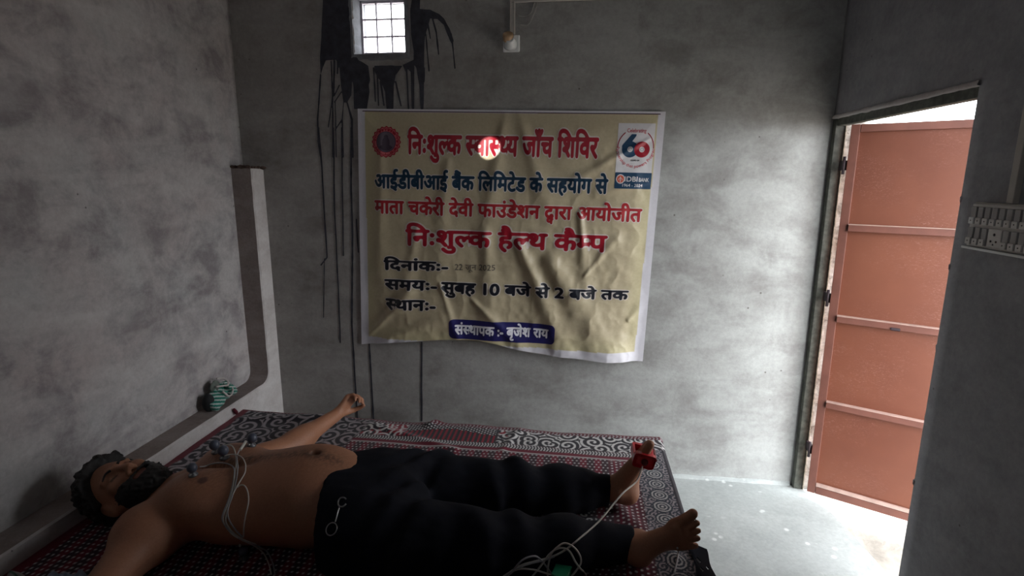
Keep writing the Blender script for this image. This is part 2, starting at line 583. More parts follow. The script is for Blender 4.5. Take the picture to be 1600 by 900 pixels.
# tar runs on the back wall around the ventilator
TAR_BLOBS = [[(-1.165, 2.26), (-1.029, 2.256), (-1.041, 2.185), (-1.032, 2.121), (-1.035, 2.042), (-1.016, 1.976), (-0.969, 1.949), (-0.964, 1.886), (-0.973, 1.864), (-0.971, 1.834), (-0.987, 1.759), (-1.049, 1.76), (-1.047, 1.865), (-1.052, 1.888), (-1.059, 1.82), (-1.08, 1.79), (-1.097, 1.791), (-1.104, 1.866), (-1.108, 1.941), (-1.122, 1.978), (-1.172, 1.975), (-1.19, 1.942), (-1.202, 1.912), (-1.199, 1.994), (-1.185, 2.089), (-1.176, 2.161)], [(-0.941, 1.948), (-0.808, 1.946), (-0.842, 1.906), (-0.852, 1.862), (-0.86, 1.758), (-0.892, 1.758), (-0.897, 1.833), (-0.916, 1.878), (-0.938, 1.915)], [(-0.808, 1.95), (-0.756, 1.97), (-0.754, 2.007), (-0.764, 2.078), (-0.765, 2.177), (-0.751, 2.247), (-0.716, 2.245), (-0.722, 2.18), (-0.675, 2.175), (-0.637, 2.156), (-0.614, 2.138), (-0.588, 2.095), (-0.571, 2.045), (-0.578, 2.028), (-0.589, 2.046), (-0.615, 2.11), (-0.645, 2.135), (-0.676, 2.14), (-0.693, 2.091), (-0.702, 2.063), (-0.711, 1.875), (-0.717, 1.756), (-0.73, 1.756), (-0.735, 1.86), (-0.745, 1.934), (-0.754, 1.949), (-0.76, 1.757), (-0.773, 1.757), (-0.771, 1.92), (-0.785, 1.935), (-0.784, 1.757), (-0.791, 1.757), (-0.793, 1.92)]]
TAR_RUNS = [([(-1.202, 1.912), (-1.219, 1.792), (-1.23, 1.715), (-1.234, 1.614), (-1.226, 1.543)], 0.0028), ([(-1.147, 1.971), (-1.149, 1.821), (-1.179, 1.68)], 0.002), ([(-1.149, 1.821), (-1.166, 1.543)], 0.0024), ([(-1.131, 1.971), (-1.144, 1.821)], 0.0032), ([(-1.138, 1.791), (-1.149, 1.543)], 0.002), ([(-1.114, 1.97), (-1.119, 1.918)], 0.0028), ([(-1.08, 1.79), (-1.062, 1.714), (-1.067, 1.543)], 0.0036), ([(-1.097, 1.791), (-1.109, 1.714), (-1.146, 1.668)], 0.002), ([(-1.109, 1.714), (-1.114, 1.543)], 0.0024), ([(-1.106, 1.836), (-1.142, 1.791)], 0.002), ([(-1.113, 1.866), (-1.14, 1.821)], 0.002), ([(-0.945, 1.938), (-0.944, 1.793)], 0.0024), ([(-0.93, 1.908), (-0.93, 1.775)], 0.0028), ([(-0.916, 1.878), (-0.904, 1.775)], 0.0032), ([(-0.843, 1.877), (-0.823, 1.772)], 0.0028), ([(-0.868, 1.862), (-0.863, 1.773)], 0.0032), ([(-0.691, 2.147), (-0.677, 2.058)], 0.0024), ([(-0.665, 2.139), (-0.65, 2.083), (-0.641, 1.991)], 0.0028), ([(-0.697, 2.077), (-0.686, 1.922)], 0.0024), ([(-0.709, 1.933), (-0.711, 1.876)], 0.0028), ([(-0.581, 2.074), (-0.574, 2.003), (-0.568, 1.931)], 0.0024), ([(-1.228, 1.677), (-1.224, 1.497), (-1.227, 1.061), (-1.26, 1.022)], 0.0031), ([(-1.155, 1.676), (-1.173, 1.294), (-1.178, 0.891), (-1.184, 0.624)], 0.0028), ([(-1.114, 1.676), (-1.141, 1.072)], 0.0025), ([(-1.067, 1.676), (-1.083, 1.389), (-1.089, 1.168), (-1.118, 0.721), (-1.116, 0.202)], 0.0034), ([(-1.065, 1.249), (-1.064, 1.09)], 0.0028), ([(-1.032, 0.624), (-1.028, 0.207)], 0.0034), ([(-0.758, 0.642), (-0.771, 0.222)], 0.0034), ([(-1.241, 1.054), (-1.265, 0.753)], 0.0019)]
cell = 0.0035
gx = np.arange(-1.34, -0.50, cell); gz = np.arange(0.20, 2.42, cell)
GX, GZ = np.meshgrid(gx, gz)
wob = 0.006 * (fbm(GX * 22, GZ * 7, 1.0, 3) - 0.5)
D = np.full(GX.shape, -1.0)
for P in TAR_BLOBS:
    i0 = np.searchsorted(gz, min(p[1] for p in P) - 0.03)
    D[i0:] = np.maximum(D[i0:], poly_sd(GX[i0:] + wob[i0:], GZ[i0:] + wob[i0:], P))
for P, r in TAR_RUNS:
    for a, b in zip(P[:-1], P[1:]):
        lo = min(a[1], b[1]) - 0.02; hi = max(a[1], b[1]) + 0.02
        i0, i1 = np.searchsorted(gz, lo), np.searchsorted(gz, hi)
        d, t = seg_d(GX[i0:i1] + wob[i0:i1] * 0.6, GZ[i0:i1], a, b)
        rr = 1.3 * r * (0.75 + 0.5 * vn(GX[i0:i1] * 3, GZ[i0:i1] * 30, 4.0))
        D[i0:i1] = np.maximum(D[i0:i1], rr - d)
hole = (GX > VX0 - 0.012) & (GX < VX1 + 0.012) & (GZ > VZ0 - 0.014) & (GZ < VZ1 + 0.2)
D[hole] = -0.01
v2, fs = march(D, gx[0], gz[0], cell)
v2 = np.array(v2)
yy = wn_off(v2[:, 0], v2[:, 1]) - 0.0022
# plaster is flush near the ventilator, follow the wall
dd = np.maximum(np.maximum(VX0 - v2[:, 0], v2[:, 0] - VX1), np.maximum(VZ0 - v2[:, 1], v2[:, 1] - VZ1))
yy = wn_off(v2[:, 0], v2[:, 1]) * np.clip(dd / 0.06, 0, 1) - 0.0022
M_TAR = plain('black_tar', (0.042, 0.042, 0.055), 0.55, var=0.4, scale=30, spec=0.35)
tar = link('tar_run', pydata(np.stack([v2[:, 0], yy, v2[:, 1]], 1), fs), M_TAR, wall_back)
tar['kind'] = 'stuff'; tar['label'] = 'black tar spilled around the ventilator and run down the wall'

# ------------------------------------------------------------------ ventilator (window)
M_WHITE_METAL = plain('white_painted_iron', (0.60, 0.54, 0.60), 0.5)
win = bpy.data.objects.new('window_1', None); win.location = (-0.915, 0.08, 2.0); COL.objects.link(win); tag(win, kind='structure')
wx0, wx1, wz0, wz1 = -1.022, -0.808, 2.016, 2.240
for k in range(4):
    x = wx0 + (wx1 - wx0) * k / 3; e = 0.006 if k in (0, 3) else 0.0034
    box('bar', (x - e, 0.075, wz0), (x + e, 0.09, wz1), M_WHITE_METAL, win, 0.001)
    z = wz0 + (wz1 - wz0) * k / 3
    box('bar', (wx0, 0.078, z - e), (wx1, 0.092, z + e), M_WHITE_METAL, win, 0.001)
# splayed rough cement reveal lining the opening
V = []; F = []
outer = [(-1.037, 1.997), (-0.793, 1.997), (-0.793, 2.252), (-1.037, 2.252)]
inner = [(wx0 - 0.003, wz0 - 0.003), (wx1 + 0.003, wz0 - 0.003), (wx1 + 0.003, wz1 + 0.003), (wx0 - 0.003, wz1 + 0.003)]
n = 14
rings = []
lip = [(x + (0.020 if x > -0.9 else -0.020), z + (0.020 if z > 2.1 else -0.024)) for x, z in outer]
for q, (ring, y) in enumerate(((lip, -0.0016), (outer, -0.004), (inner, 0.074), (inner, 0.139))):
    pts = []
    for s in range(4):
        a, b = ring[s], ring[(s + 1) % 4]
        for i in range(n):
            t_ = i / n
            x, z = a[0] + (b[0] - a[0]) * t_, a[1] + (b[1] - a[1]) * t_
            j = (0.010 if q == 0 else 0.004 if q == 1 else 0) * (random.random() - 0.5)
            pts.append((x + j, y + (0.002 * random.random() if q == 1 else 0), z + j))
    rings.append(pts)
for r_ in rings: V += r_
m = 4 * n
for q in range(3):
    for i in range(m):
        F.append((q * m + i, q * m + (i + 1) % m, (q + 1) * m + (i + 1) % m, (q + 1) * m + i))
link('reveal', pydata(V, F), M_REVEAL, win)

# ------------------------------------------------------------------ doorway: frame, jamb, leaf
M_FRAME = plain('green_grey_steel', (0.075, 0.08, 0.065), 0.6, var=0.5, scale=40, bump=0.001)
M_RUST = plain('worn_steel_lip', (0.42, 0.38, 0.30), 0.55, var=0.5, scale=60)
df = bpy.data.objects.new('trim_4', None); df.location = (XR, -0.02, 0); COL.objects.link(df); tag(df, kind='structure')
box('jamb_frame', (XR - 0.004, -0.034, 0.0), (XR + 0.034, -0.002, DZ1), M_FRAME, df, 0.003)
box('frame_lip', (XR + 0.034, -0.040, 0.0), (XR + 0.039, -0.004, DZ1 - 0.03), M_RUST, df, 0.001)
box('jamb_frame', (XR + 0.078, DY0, 0.0), (XR + 0.115, DY0 + 0.030, DZ1 - 0.036), M_FRAME, df, 0.003)
box('head_frame', (XR + 0.002, DY0, DZ1 - 0.034), (XR + 0.036, -0.002, DZ1 + 0.001), M_FRAME, df, 0.003)
# plaster lip above the head of the frame
V = []; F = []
n = 50
for i in range(n):
    y = 0.0 + (DY0 - 0.004) * i / (n - 1)
    j = 0.006 * float(fbm(y * 30, 2.0))
    V += [(XR + 0.01, y, DZ1 + 0.012 + j), (XR - 0.003 - j, y, DZ1 + 0.008 + j), (XR - 0.007 - j, y, DZ1 + 0.001 - j), (XR + 0.01, y, DZ1 - 0.004 - j)]
for i in range(n - 1):
    for k in range(4): F.append((i * 4 + k, i * 4 + (k + 1) % 4, (i + 1) * 4 + (k + 1) % 4, (i + 1) * 4 + k))
tag(link('trim_3', pydata(V, F), M_PILLAR, None, True), kind='structure')
# rough masonry return beside the frame, seen through the gap at the hinges
V = []; F = []
nx, nz = 8, 120
for i in range(nx):
    for j in range(nz):
        x = 1.100 + 0.082 * i / (nx - 1); z = 0.0 + 1.70 * j / (nz - 1)
        V.append((x, -0.010 - 0.018 * float(fbm(x * 60, z * 25, 2.0, 3)), z))
for i in range(nx - 1):
    for j in range(nz - 1): F.append((i * nz + j, (i + 1) * nz + j, (i + 1) * nz + j + 1, i * nz + j + 1))
tag(link('trim_5', pydata(V, F), M_JAMB, None, True), kind='structure')

# crumbly edge of the near jamb
bm = bmesh.new()
for i in range(150):
    z = random.random() * 1.66
    r = 0.003 + 0.006 * random.random()
    m_ = Matrix.Translation((XR + 0.004 + 0.03 * random.random(), DY0 - 0.002 + 0.004 * random.random(), z)) @ Matrix.Diagonal((1, 0.9, 1.8, 1))
    bmesh.ops.create_icosphere(bm, subdivisions=1, radius=r, matrix=m_)
link('plaster_crumb', bm_mesh(bm), M_RIGHT, wall_right)['kind'] = 'stuff'

M_LEAF, t_, b_ = new_mat('red_oxide_paint')
co = obj_co(t_)
base = ramp(t_, noise_tex(t_, co, 3.0, 5, 0.6), [(0.3, (0.13, 0.038, 0.020)), (0.7, (0.175, 0.056, 0.029))])
scr_co = obj_co(t_, scale=(1, 1, 3.0), rot=(0.3, 0.5, 0.2))
scr = ramp(t_, noise_tex(t_, scr_co, 42, 6, 0.75, 2.5), [(0.54, (0, 0, 0)), (0.68, (0.7, 0.7, 0.7))])
gate = ramp(t_, noise_tex(t_, co, 5.5, 3), [(0.42, (0, 0, 0)), (0.62, (1, 1, 1))])
t_.links.new(mixc(t_, mixc(t_, 1.0, scr, gate, 'MULTIPLY'), base, (0.32, 0.17, 0.14)), b_.inputs['Base Color'])
b_.inputs['Roughness'].default_value = 0.48
M_LEAF2 = plain('red_oxide_frame', (0.15, 0.056, 0.040), 0.5, var=0.15, scale=14)
M_LEAF3 = plain('pale_rubbed_paint', (0.40, 0.27, 0.23), 0.5, var=0.15)
M_DARK = plain('dark_steel', (0.035, 0.02, 0.025), 0.5, var=0.3)

HX, HY = 1.088, -0.105
d = Vector((0.874, -0.486, 0)).normalized()
leafM = Matrix.Translation((HX, HY, 0)) @ Matrix(((d.x, -d.y, 0, 0), (d.y, d.x, 0, 0), (0, 0, 1, 0), (0, 0, 0, 1)))
# local x along the leaf, local -y faces the room
lf = empty('steel_door_leaf', (HX, HY, 0.03), 'red-brown painted steel door leaf standing open outside the doorway', 'door')
LW, z0, z1 = 0.80, 0.032, 1.666
box('sheet', (0.004, 0.012, z0), (LW, 0.015, z1), M_LEAF, lf, 0.0005, leafM)
box('stile', (0, -0.002, z0), (0.032, 0.0118, z1), M_LEAF2, lf, 0.002, leafM)
box('stile', (LW - 0.032, -0.002, z0), (LW, 0.0118, z1), M_LEAF2, lf, 0.002, leafM)
box('rail', (0.033, -0.002, z1 - 0.030), (LW - 0.033, 0.0118, z1), M_LEAF2, lf, 0.002, leafM)
box('rail', (0.033, -0.002, z0), (LW - 0.033, 0.0118, z0 + 0.034), M_LEAF2, lf, 0.002, leafM)
r_ = box('rail_lip', (0.033, -0.004, z0 + 0.0365), (LW - 0.033, 0.008, z0 + 0.052), M_LEAF3, lf, 0.001, leafM)
r_['label'] = 'pale rubbed lip of the bottom rail'
for zz in (1.252, 0.862, 0.470):
    rb = box('rib', (0.033, -0.012, zz - 0.014), (LW - 0.033, 0.0118, zz + 0.012), M_LEAF2, lf, 0.0015, leafM)
    box('rib_edge', (0.033, -0.0135, zz + 0.0123), (LW - 0.033, 0.0118, zz + 0.0150), M_LEAF3, rb, 0.0005, leafM)
box('latch_slot', (0.225, -0.0150, 0.846), (0.258, -0.0125, 0.858), M_DARK, lf, 0.003, leafM)
for zz in (1.505, 0.945, 0.235):
    lo, hi = zz - 0.036, zz + 0.036
    h_ = lathe('hinge', [(0.0062, lo), (0.0062, hi)], M_DARK, lf, Matrix.Translation((HX - 0.006, HY + 0.012, 0)), 10)
    box('hinge_plate', (XR + 0.034, HY + 0.008, lo + 0.016), (HX - 0.004, -0.044, hi - 0.016), M_DARK, h_, 0.001)

# ------------------------------------------------------------------ outside
gx = np.linspace(1.09, 4.5, 130) ** 1.0; gy = np.linspace(-4.0, 1.6, 170)
X, Y = np.meshgrid(gx, gy, indexing='ij')
Z = -0.075 - 0.02 * sstep(1.2, 2.0, X) + 0.035 * (fbm(X * 7, Y * 7, 0.0, 4) - 0.5) + 0.05 * sstep(0.35, 0.0, np.hypot((X - 1.30) * 0.9, Y + 0.22)) * fbm(X * 25, Y * 25, 5.0)
ids = np.arange(X.size).reshape(X.shape)
q = np.stack([ids[:-1, :-1], ids[1:, :-1], ids[1:, 1:], ids[:-1, 1:]], -1).reshape(-1, 4)
tag(link('ground', fast_mesh(np.stack([X, Y, Z], -1).reshape(-1, 3), q), M_GROUND, None, True), kind='structure')
box('ground', (-8, -14, -0.5), (16, 16, -0.20), M_GROUND, bevel=0)['kind'] = 'structure'
M_GREENW = plain('pale_green_wash', (0.035, 0.15, 0.04), 0.9, var=0.1, scale=2)
M_OFFW = plain('lime_white_wash', (0.78, 0.80, 0.76), 0.9, var=0.06, scale=2)
nb = empty('neighbour_house', (5.0, 12.0, -0.2), 'pale green washed house with white corner post glimpsed above the door leaf', 'building')
box('wall', (0.2, 10.0, -0.2), (5.85, 13.0, 3.5), M_GREENW, nb, 0.0)
box('corner_post', (5.86, 9.9, -0.2), (6.10, 10.1, 3.5), M_OFFW, nb, 0.0)
box('roof_slab', (-0.1, 9.8, 3.5), (6.2, 13.2, 3.65), M_OFFW, nb, 0.0)

# ------------------------------------------------------------------ wiring on the walls
M_PVC = plain('aged_white_pvc', (0.47, 0.44, 0.40), 0.5, var=0.1)
M_PVC2 = plain('pale_pvc_edge', (0.66, 0.63, 0.58), 0.45, var=0.06)
M_CERAM = plain('white_bakelite', (0.80, 0.82, 0.82), 0.25, var=0.04, coat=0.3)
M_TAN = plain('tan_plastic', (0.50, 0.33, 0.19), 0.4, var=0.12)
M_WIREG = plain('grey_wire', (0.42, 0.40, 0.38), 0.5)
ct = empty('cable_trunking', (-0.31, -0.008, 2.19), 'cream plastic cable trunking running along the top of the back wall', 'conduit')
box('casing', (-0.318, -0.014, 2.193), (1.03, 0.003, 2.214), M_PVC, ct, 0.002)
box('casing', (-0.318, -0.012, 2.062), (-0.296, 0.003, 2.1925), M_PVC, ct, 0.002)
box('lid', (-0.300, -0.016, 2.190), (1.03, -0.0142, 2.1955), M_PVC2, ct, 0.0005)
box('lid', (-0.2995, -0.0145, 2.062), (-0.2955, -0.0123, 2.189), M_PVC2, ct, 0.0005)
lh = empty('angled_lamp_holder', (-0.315, -0.01, 2.03), 'white wall lamp holder with tan cap at the foot of the short trunking', 'lamp holder')
box('base_plate', (-0.349, -0.010, 1.992), (-0.275, 0.003, 2.062), M_CERAM, lh, 0.006)
hm = Matrix.Translation((-0.315, -0.010, 2.018)) @ Matrix.Rotation(math.radians(58), 4, 'X')
lathe('holder_body', [(0.030, 0.0), (0.029, 0.012), (0.025, 0.022), (0.019, 0.034), (0.018, 0.040)], M_CERAM, lh, hm, 24)
hm2 = Matrix.Translation((-0.322, -0.024, 2.032)) @ Matrix.Rotation(math.radians(38), 4, 'X')
lathe('cap', [(0.017, 0.0), (0.023, 0.006), (0.024, 0.026), (0.022, 0.034), (0.012, 0.038)], M_TAN, lh, hm2, 24)
tag(tube('loose_wire', catmull([(-0.20, -0.006, 2.19), (-0.205, -0.010, 2.165), (-0.225, -0.008, 2.12), (-0.232, -0.007, 2.108), (-0.245, -0.006, 2.100), (-0.272, -0.006, 2.102)], 6), 0.0022, M_WIREG),
    'thin loose grey wire bent down from the trunking beside the lamp holder', 'wire')
tag(tube('loose_wire', catmull([(-0.212, -0.006, 2.188), (-0.226, -0.009, 2.150), (-0.250, -0.007, 2.136), (-0.280, -0.006, 2.138)], 6), 0.0016, M_WIREG),
    'shorter inner loop of grey wire under the trunking', 'wire')

sb = empty('switchboard', (XR, -1.08, 1.272), 'dim white switchboard with two rows of switches on the wall right of the doorway', 'switchboard')
Y0, Y1 = -0.945, -1.215
box('back_box', (XR - 0.018, Y1, 1.272), (XR + 0.004, Y0, 1.392), M_PVC, sb, 0.003)
M_SWB = plain('switch_plate', (0.62, 0.60, 0.58), 0.35, var=0.05)
M_SWG = plain('grey_rocker', (0.33, 0.32, 0.32), 0.35, var=0.1)
box('face_plate', (XR - 0.024, Y1 + 0.004, 1.277), (XR - 0.018, Y0 - 0.004, 1.388), M_SWB, sb, 0.002)
box('ledge', (XR - 0.034, Y1, 1.270), (XR - 0.018, Y0, 1.2765), M_CERAM, sb, 0.0015)
for row, zc in enumerate((1.359, 1.306)):
    for k in range(10):
        y = Y0 - 0.020 - k * 0.0245
        if row == 1 and k in (3, 4):
            if k == 3:
                so = box('socket', (XR - 0.030, y - 0.036, zc - 0.023), (XR - 0.0241, y + 0.010, zc + 0.023), M_SWB, sb, 0.002)
                for dy, dz, r in ((-0.013, 0.009, 0.0036), (-0.004, -0.008, 0.0026), (-0.022, -0.008, 0.0026), (-0.013, -0.016, 0.0018)):
                    lathe('pin_hole', [(r, 0), (r, 0.0012)], M_DARK, so, Matrix.Translation((XR - 0.0302, y + dy, zc + dz)) @ Matrix.Rotation(-math.pi / 2, 4, 'Y'), 12)
            continue
        rk = box('rocker', (XR - 0.030, y - 0.009, zc - 0.023), (XR - 0.0241, y + 0.009, zc + 0.022), M_SWG, sb, 0.0015)
        box('rocker_tip', (XR - 0.034, y - 0.009, zc - 0.023), (XR - 0.0302, y + 0.009, zc - 0.006), M_CERAM if (k, row) == (0, 0) else M_SWB, rk, 0.0015)
        lathe('mark', [(0.0016, 0), (0.0016, 0.0008)], M_DARK, rk, Matrix.Translation((XR - 0.0341, y, zc - 0.014)) @ Matrix.Rotation(-math.pi / 2, 4, 'Y'), 10)
wc = tag(box('wall_conduit', (XR - 0.014, -1.068, 1.3925), (XR + 0.004, -1.046, 2.64), M_PVC), 'flat grey conduit rising from the switchboard to the ceiling', 'conduit')

# ------------------------------------------------------------------ banner
BW, BH = 1.394, 1.140
BO = np.array([-1.028, -0.006, 1.761]); E1 = np.array([0.99981, 0, -0.01937]); E2 = np.array([-0.03597, 0, -0.99935])


def tmax(s):
    return BH - np.interp(s, [0, .114, .247, .401, .508, .597, .684, .745, .859, .994, 1.2, 1.394],
                          [0, .018, .036, .055, .064, .066, .055, .039, .020, .009, 0, 0])


FOLDS = [  # (s0,t0,s1,t1,width,height)
    (0.70, -.05, 0.62, 0.55, .050, .010), (0.73, -.05, 0.90, 0.42, .045, .009), (0.62, 0.50, 0.66, 1.10, .06, .012),
    (0.76, 0.55, 1.02, 1.10, .055, .020), (0.90, 0.62, 1.25, 1.16, .10, .026), (0.03, 1.10, 0.26, 0.86, .030, .012),
    (0.05, 1.14, 0.42, 0.98, .035, .011), (1.05, 0.42, 1.10, 0.78, .030, .010), (1.08, 0.75, 1.22, 0.56, .022, .007),
    (1.36, 0.10, 1.02, 0.30, .024, .007), (1.37, 0.30, 1.12, 0.36, .020, .005), (0.30, 0.50, 0.22, 0.95, .045, .007),
    (0.44, 0.20, 0.40, 0.75, .060, .008), (0.55, 0.86, 0.80, 1.08, .028, .010), (0.40, 0.78, 0.50, 1.07, .022, .008),
    (1.30, 0.95, 1.385, 0.85, .03, .010), (0.12, 0.05, 0.10, 0.80, .05, .006)]


def bh(s, t):
    h = 0.010 + 0.012 * sstep(0, .25, s) * sstep(1.394, 1.15, s) * sstep(0.0, 0.3, t) + 0.012 * sstep(0.7, 1.1, t) * sstep(0.05, .4, s) * sstep(1.39, 1.2, s)
    for s0, t0, s1, t1, wd, ht in FOLDS:
        d_, u = seg_d(s, t, (s0, t0), (s1, t1))
        m = d_ / (wd * (0.4 + 0.9 * u))
        h = h + ht * np.exp(-m * m * 1.6) * sstep(0, 0.12, u) * 1.0
    n1 = fbm(s * 5 + t * 2, t * 4.5, 1.0, 4)
    n2 = np.abs(fbm(s * 11 + 3, t * 9 + 1, 2.0, 3) - 0.5)
    h = h + 0.010 * (n1 - 0.5) - 0.020 * n2 * sstep(0.15, 1.0, t * 0.6 + s * 0.5) + 0.004
    edge = np.minimum(np.minimum(s, BW - s), t)
    k = sstep(0, 0.12, edge) * 0.85 + 0.15
    return np.maximum(0.003, h * k)


def bp_(s, t, lift=0.0):
    s = np.asarray(s, float); t = np.asarray(t, float)
    h = bh(s, t) + lift
    return BO + s[..., None] * E1 + t[..., None] * E2 + h[..., None] * np.array([0, -1.0, 0])


M_VINYL = col_mat('printed_vinyl', 0.42, spec=0.45)
M_INK = {}
for k, c in dict(red=(0.33, 0.007, 0.022), red2=(0.36, 0.018, 0.025), teal=(0.005, 0.030, 0.065), black=(0.008, 0.009, 0.016), halo=(0.62, 0.56, 0.52),
                 navy=(0.018, 0.016, 0.11), white=(0.75, 0.74, 0.80), pink=(0.55, 0.12, 0.14), plum=(0.05, 0.03, 0.05), logo_white=(0.66, 0.64, 0.66),
                 logo_navy=(0.012, 0.05, 0.11), orange=(0.62, 0.10, 0.05), line=(0.06, 0.02, 0.06), faint=(0.13, 0.11, 0.09), plum2=(0.12, 0.09, 0.12)).items():
    M_INK[k] = plain('ink_' + k, c, 0.42, var=0.05, spec=0.45)
ns, nt = 340, 280
sg = np.linspace(0, BW, ns); tg = np.linspace(0, 1, nt)
SS, TT = np.meshgrid(sg, tg, indexing='ij'); TT = TT * tmax(SS)
Pb = bp_(SS, TT)
cream = np.array([0.49, 0.415, 0.28]); white = np.array([0.66, 0.64, 0.69])
ins = (SS > 0.034 + 0.006 * TT) & (SS < 1.365 - 0.012 * TT) & (TT > 0.012) & (TT < 1.094)
edge = np.minimum(np.minimum(SS - 0.03, 1.365 - SS), 1.094 - TT)
cc = cream[None, None] * (1 + 0.10 * (1 - sstep(0.0, 0.10, edge)))[..., None] + np.array([0.0, 0.02, -0.01]) * (1 - sstep(0.0, 0.10, edge))[..., None]
Cb = np.where(ins[..., None], cc, white)
ids = np.arange(ns * nt).reshape(ns, nt)
q = np.stack([ids[:-1, :-1], ids[1:, :-1], ids[1:, 1:], ids[:-1, 1:]], -1).reshape(-1, 4)
banner = empty('health_camp_banner', tuple(Pb[ns // 2, 0]), 'creased cream printed banner with red and dark Hindi lettering hung on the back wall', 'banner')
sheet_b = link('vinyl_sheet', fast_mesh(Pb.reshape(-1, 3), q, Cb.reshape(-1, 3)), M_VINYL, banner, True)

# ---- lettering: glyph outlines of Blender's own font, rastered, emboldened, refilled as thin print that follows the creases
RES = 110


def text_mesh(s):
    c = bpy.data.curves.new('t', 'FONT'); c.body = s; c.resolution_u = 4
    o = bpy.data.objects.new('t', c); COL.objects.link(o)
    dg = bpy.context.evaluated_depsgraph_get(); dg.update()
    me = o.evaluated_get(dg).to_mesh(); me.calc_loop_triangles()
    V = np.array([v.co[:2] for v in me.vertices]) if len(me.vertices) else np.zeros((0, 2))
    T_ = np.array([t.vertices[:] for t in me.loop_triangles]) if len(me.vertices) else np.zeros((0, 3), int)
    bpy.data.objects.remove(o); bpy.data.curves.remove(c)
    return V, T_


_adv = {}
BARX = text_mesh('|')[0][:, 0].min()


def adv(s):
    if s not in _adv:
        _adv[s] = text_mesh(s + '|')[0][:, 0].max() - text_mesh('|')[0][:, 0].max()
    return _adv[s]


def raster(V, T_, w, h, oy):
    R = np.zeros((h, w), 'f')
    for tri in T_:
        p = V[tri] * RES; p = p + [RES * 0.5, oy]
        x0, y0 = np.floor(p.min(0)).astype(int); x1, y1 = np.ceil(p.max(0)).astype(int) + 1
        x0, y0 = max(x0, 0), max(y0, 0); x1, y1 = min(x1, w), min(y1, h)
        if x1 <= x0 or y1 <= y0: continue
        X, Y = np.meshgrid(np.arange(x0, x1) + .5, np.arange(y0, y1) + .5)
        a, b, c = p
        d_ = (b[1] - c[1]) * (a[0] - c[0]) + (c[0] - b[0]) * (a[1] - c[1])
        if abs(d_) < 1e-9: continue
        l1 = ((b[1] - c[1]) * (X - c[0]) + (c[0] - b[0]) * (Y - c[1])) / d_
        l2 = ((c[1] - a[1]) * (X - c[0]) + (a[0] - c[0]) * (Y - c[1])) / d_
        m = (l1 >= -0.01) & (l2 >= -0.01) & (l1 + l2 <= 1.01)
        R[y0:y1, x0:x1][m] = 1
    return R


def blur(R, s):
    h, w = R.shape
    fy = np.fft.fftfreq(h)[:, None]; fx_ = np.fft.rfftfreq(w)[None]
    G = np.exp(-2 * (math.pi * s) ** 2 * (fx_ ** 2 + fy ** 2))
    return np.fft.irfft2(np.fft.rfft2(R) * G, (h, w))


HL = None


def compose(tokens):
    """tokens: str, ('h', str) = half form (stem cut away), ('s', str, dx, dy, k) = small form stacked below the previous one"""
    H = int(RES * 2.2); OY = int(RES * 0.9)
    W_ = int(RES * 60); R = np.zeros((H, W_), 'f'); x = RES * 0.5
    for tk in tokens:
        if isinstance(tk, str):
            V, T_ = text_mesh(tk)
            if len(V):
                V = V + [x / RES - 0.5, 0]
                R = np.maximum(R, raster(V, T_, W_, H, OY))
            x += adv(tk) * RES
        elif tk[0] == 'h':
            V, T_ = text_mesh(tk[1])
            a = adv(tk[1]) * RES
            loc = raster(V, T_, int(a + RES * 2), H, OY)
            yb0, yb1 = int(OY + 0.08 * RES), int(OY + 0.5 * RES)
            full = loc[yb0:yb1].mean(0) > 0.97
            cols = np.nonzero(full)[0]
            c1 = cols.max(); c0 = c1
            while c0 - 1 in set(cols.tolist()): c0 -= 1
            cut = c0 + 1 if len(tk) < 3 else int(c0 + tk[2] * RES)
            loc[:, cut:] = 0
            xs = int(round(x - RES * 0.5))
            R[:, xs:xs + cut] = np.maximum(R[:, xs:xs + cut], loc[:, :cut])
            x += cut - RES * 0.5 - 1
        else:
            _, g, dx, dy, k = tk
            V, T_ = text_mesh(g)
            V = V * k + [x / RES - 0.5 + dx, dy]
            R = np.maximum(R, raster(V, T_, W_, H, OY))
    xe = np.nonzero(R.any(0))[0]
    return R[:, max(0, xe[0] - 30):xe[-1] + 30], OY, 30 if xe[0] >= 30 else xe[0]


V_, T__ = text_mesh('न')
HEAD = V_[:, 1].max()


def print_field(name, Fq, s0, t0, cell, iso, ink, lift, parent, label=None):
    v2, fs = march(Fq, s0, t0, cell, iso)
    if not v2: return None
    v2 = np.array(v2)
    ok = v2[:, 1] < tmax(v2[:, 0]) + 0.0
    P = bp_(v2[:, 0], v2[:, 1], lift)
    fs = [f_ for f_ in fs if all(ok[i] for i in f_)]
    o = link(name, pydata(P, fs), M_INK[ink], parent, True)
    if label: o['label'] = label
    return o


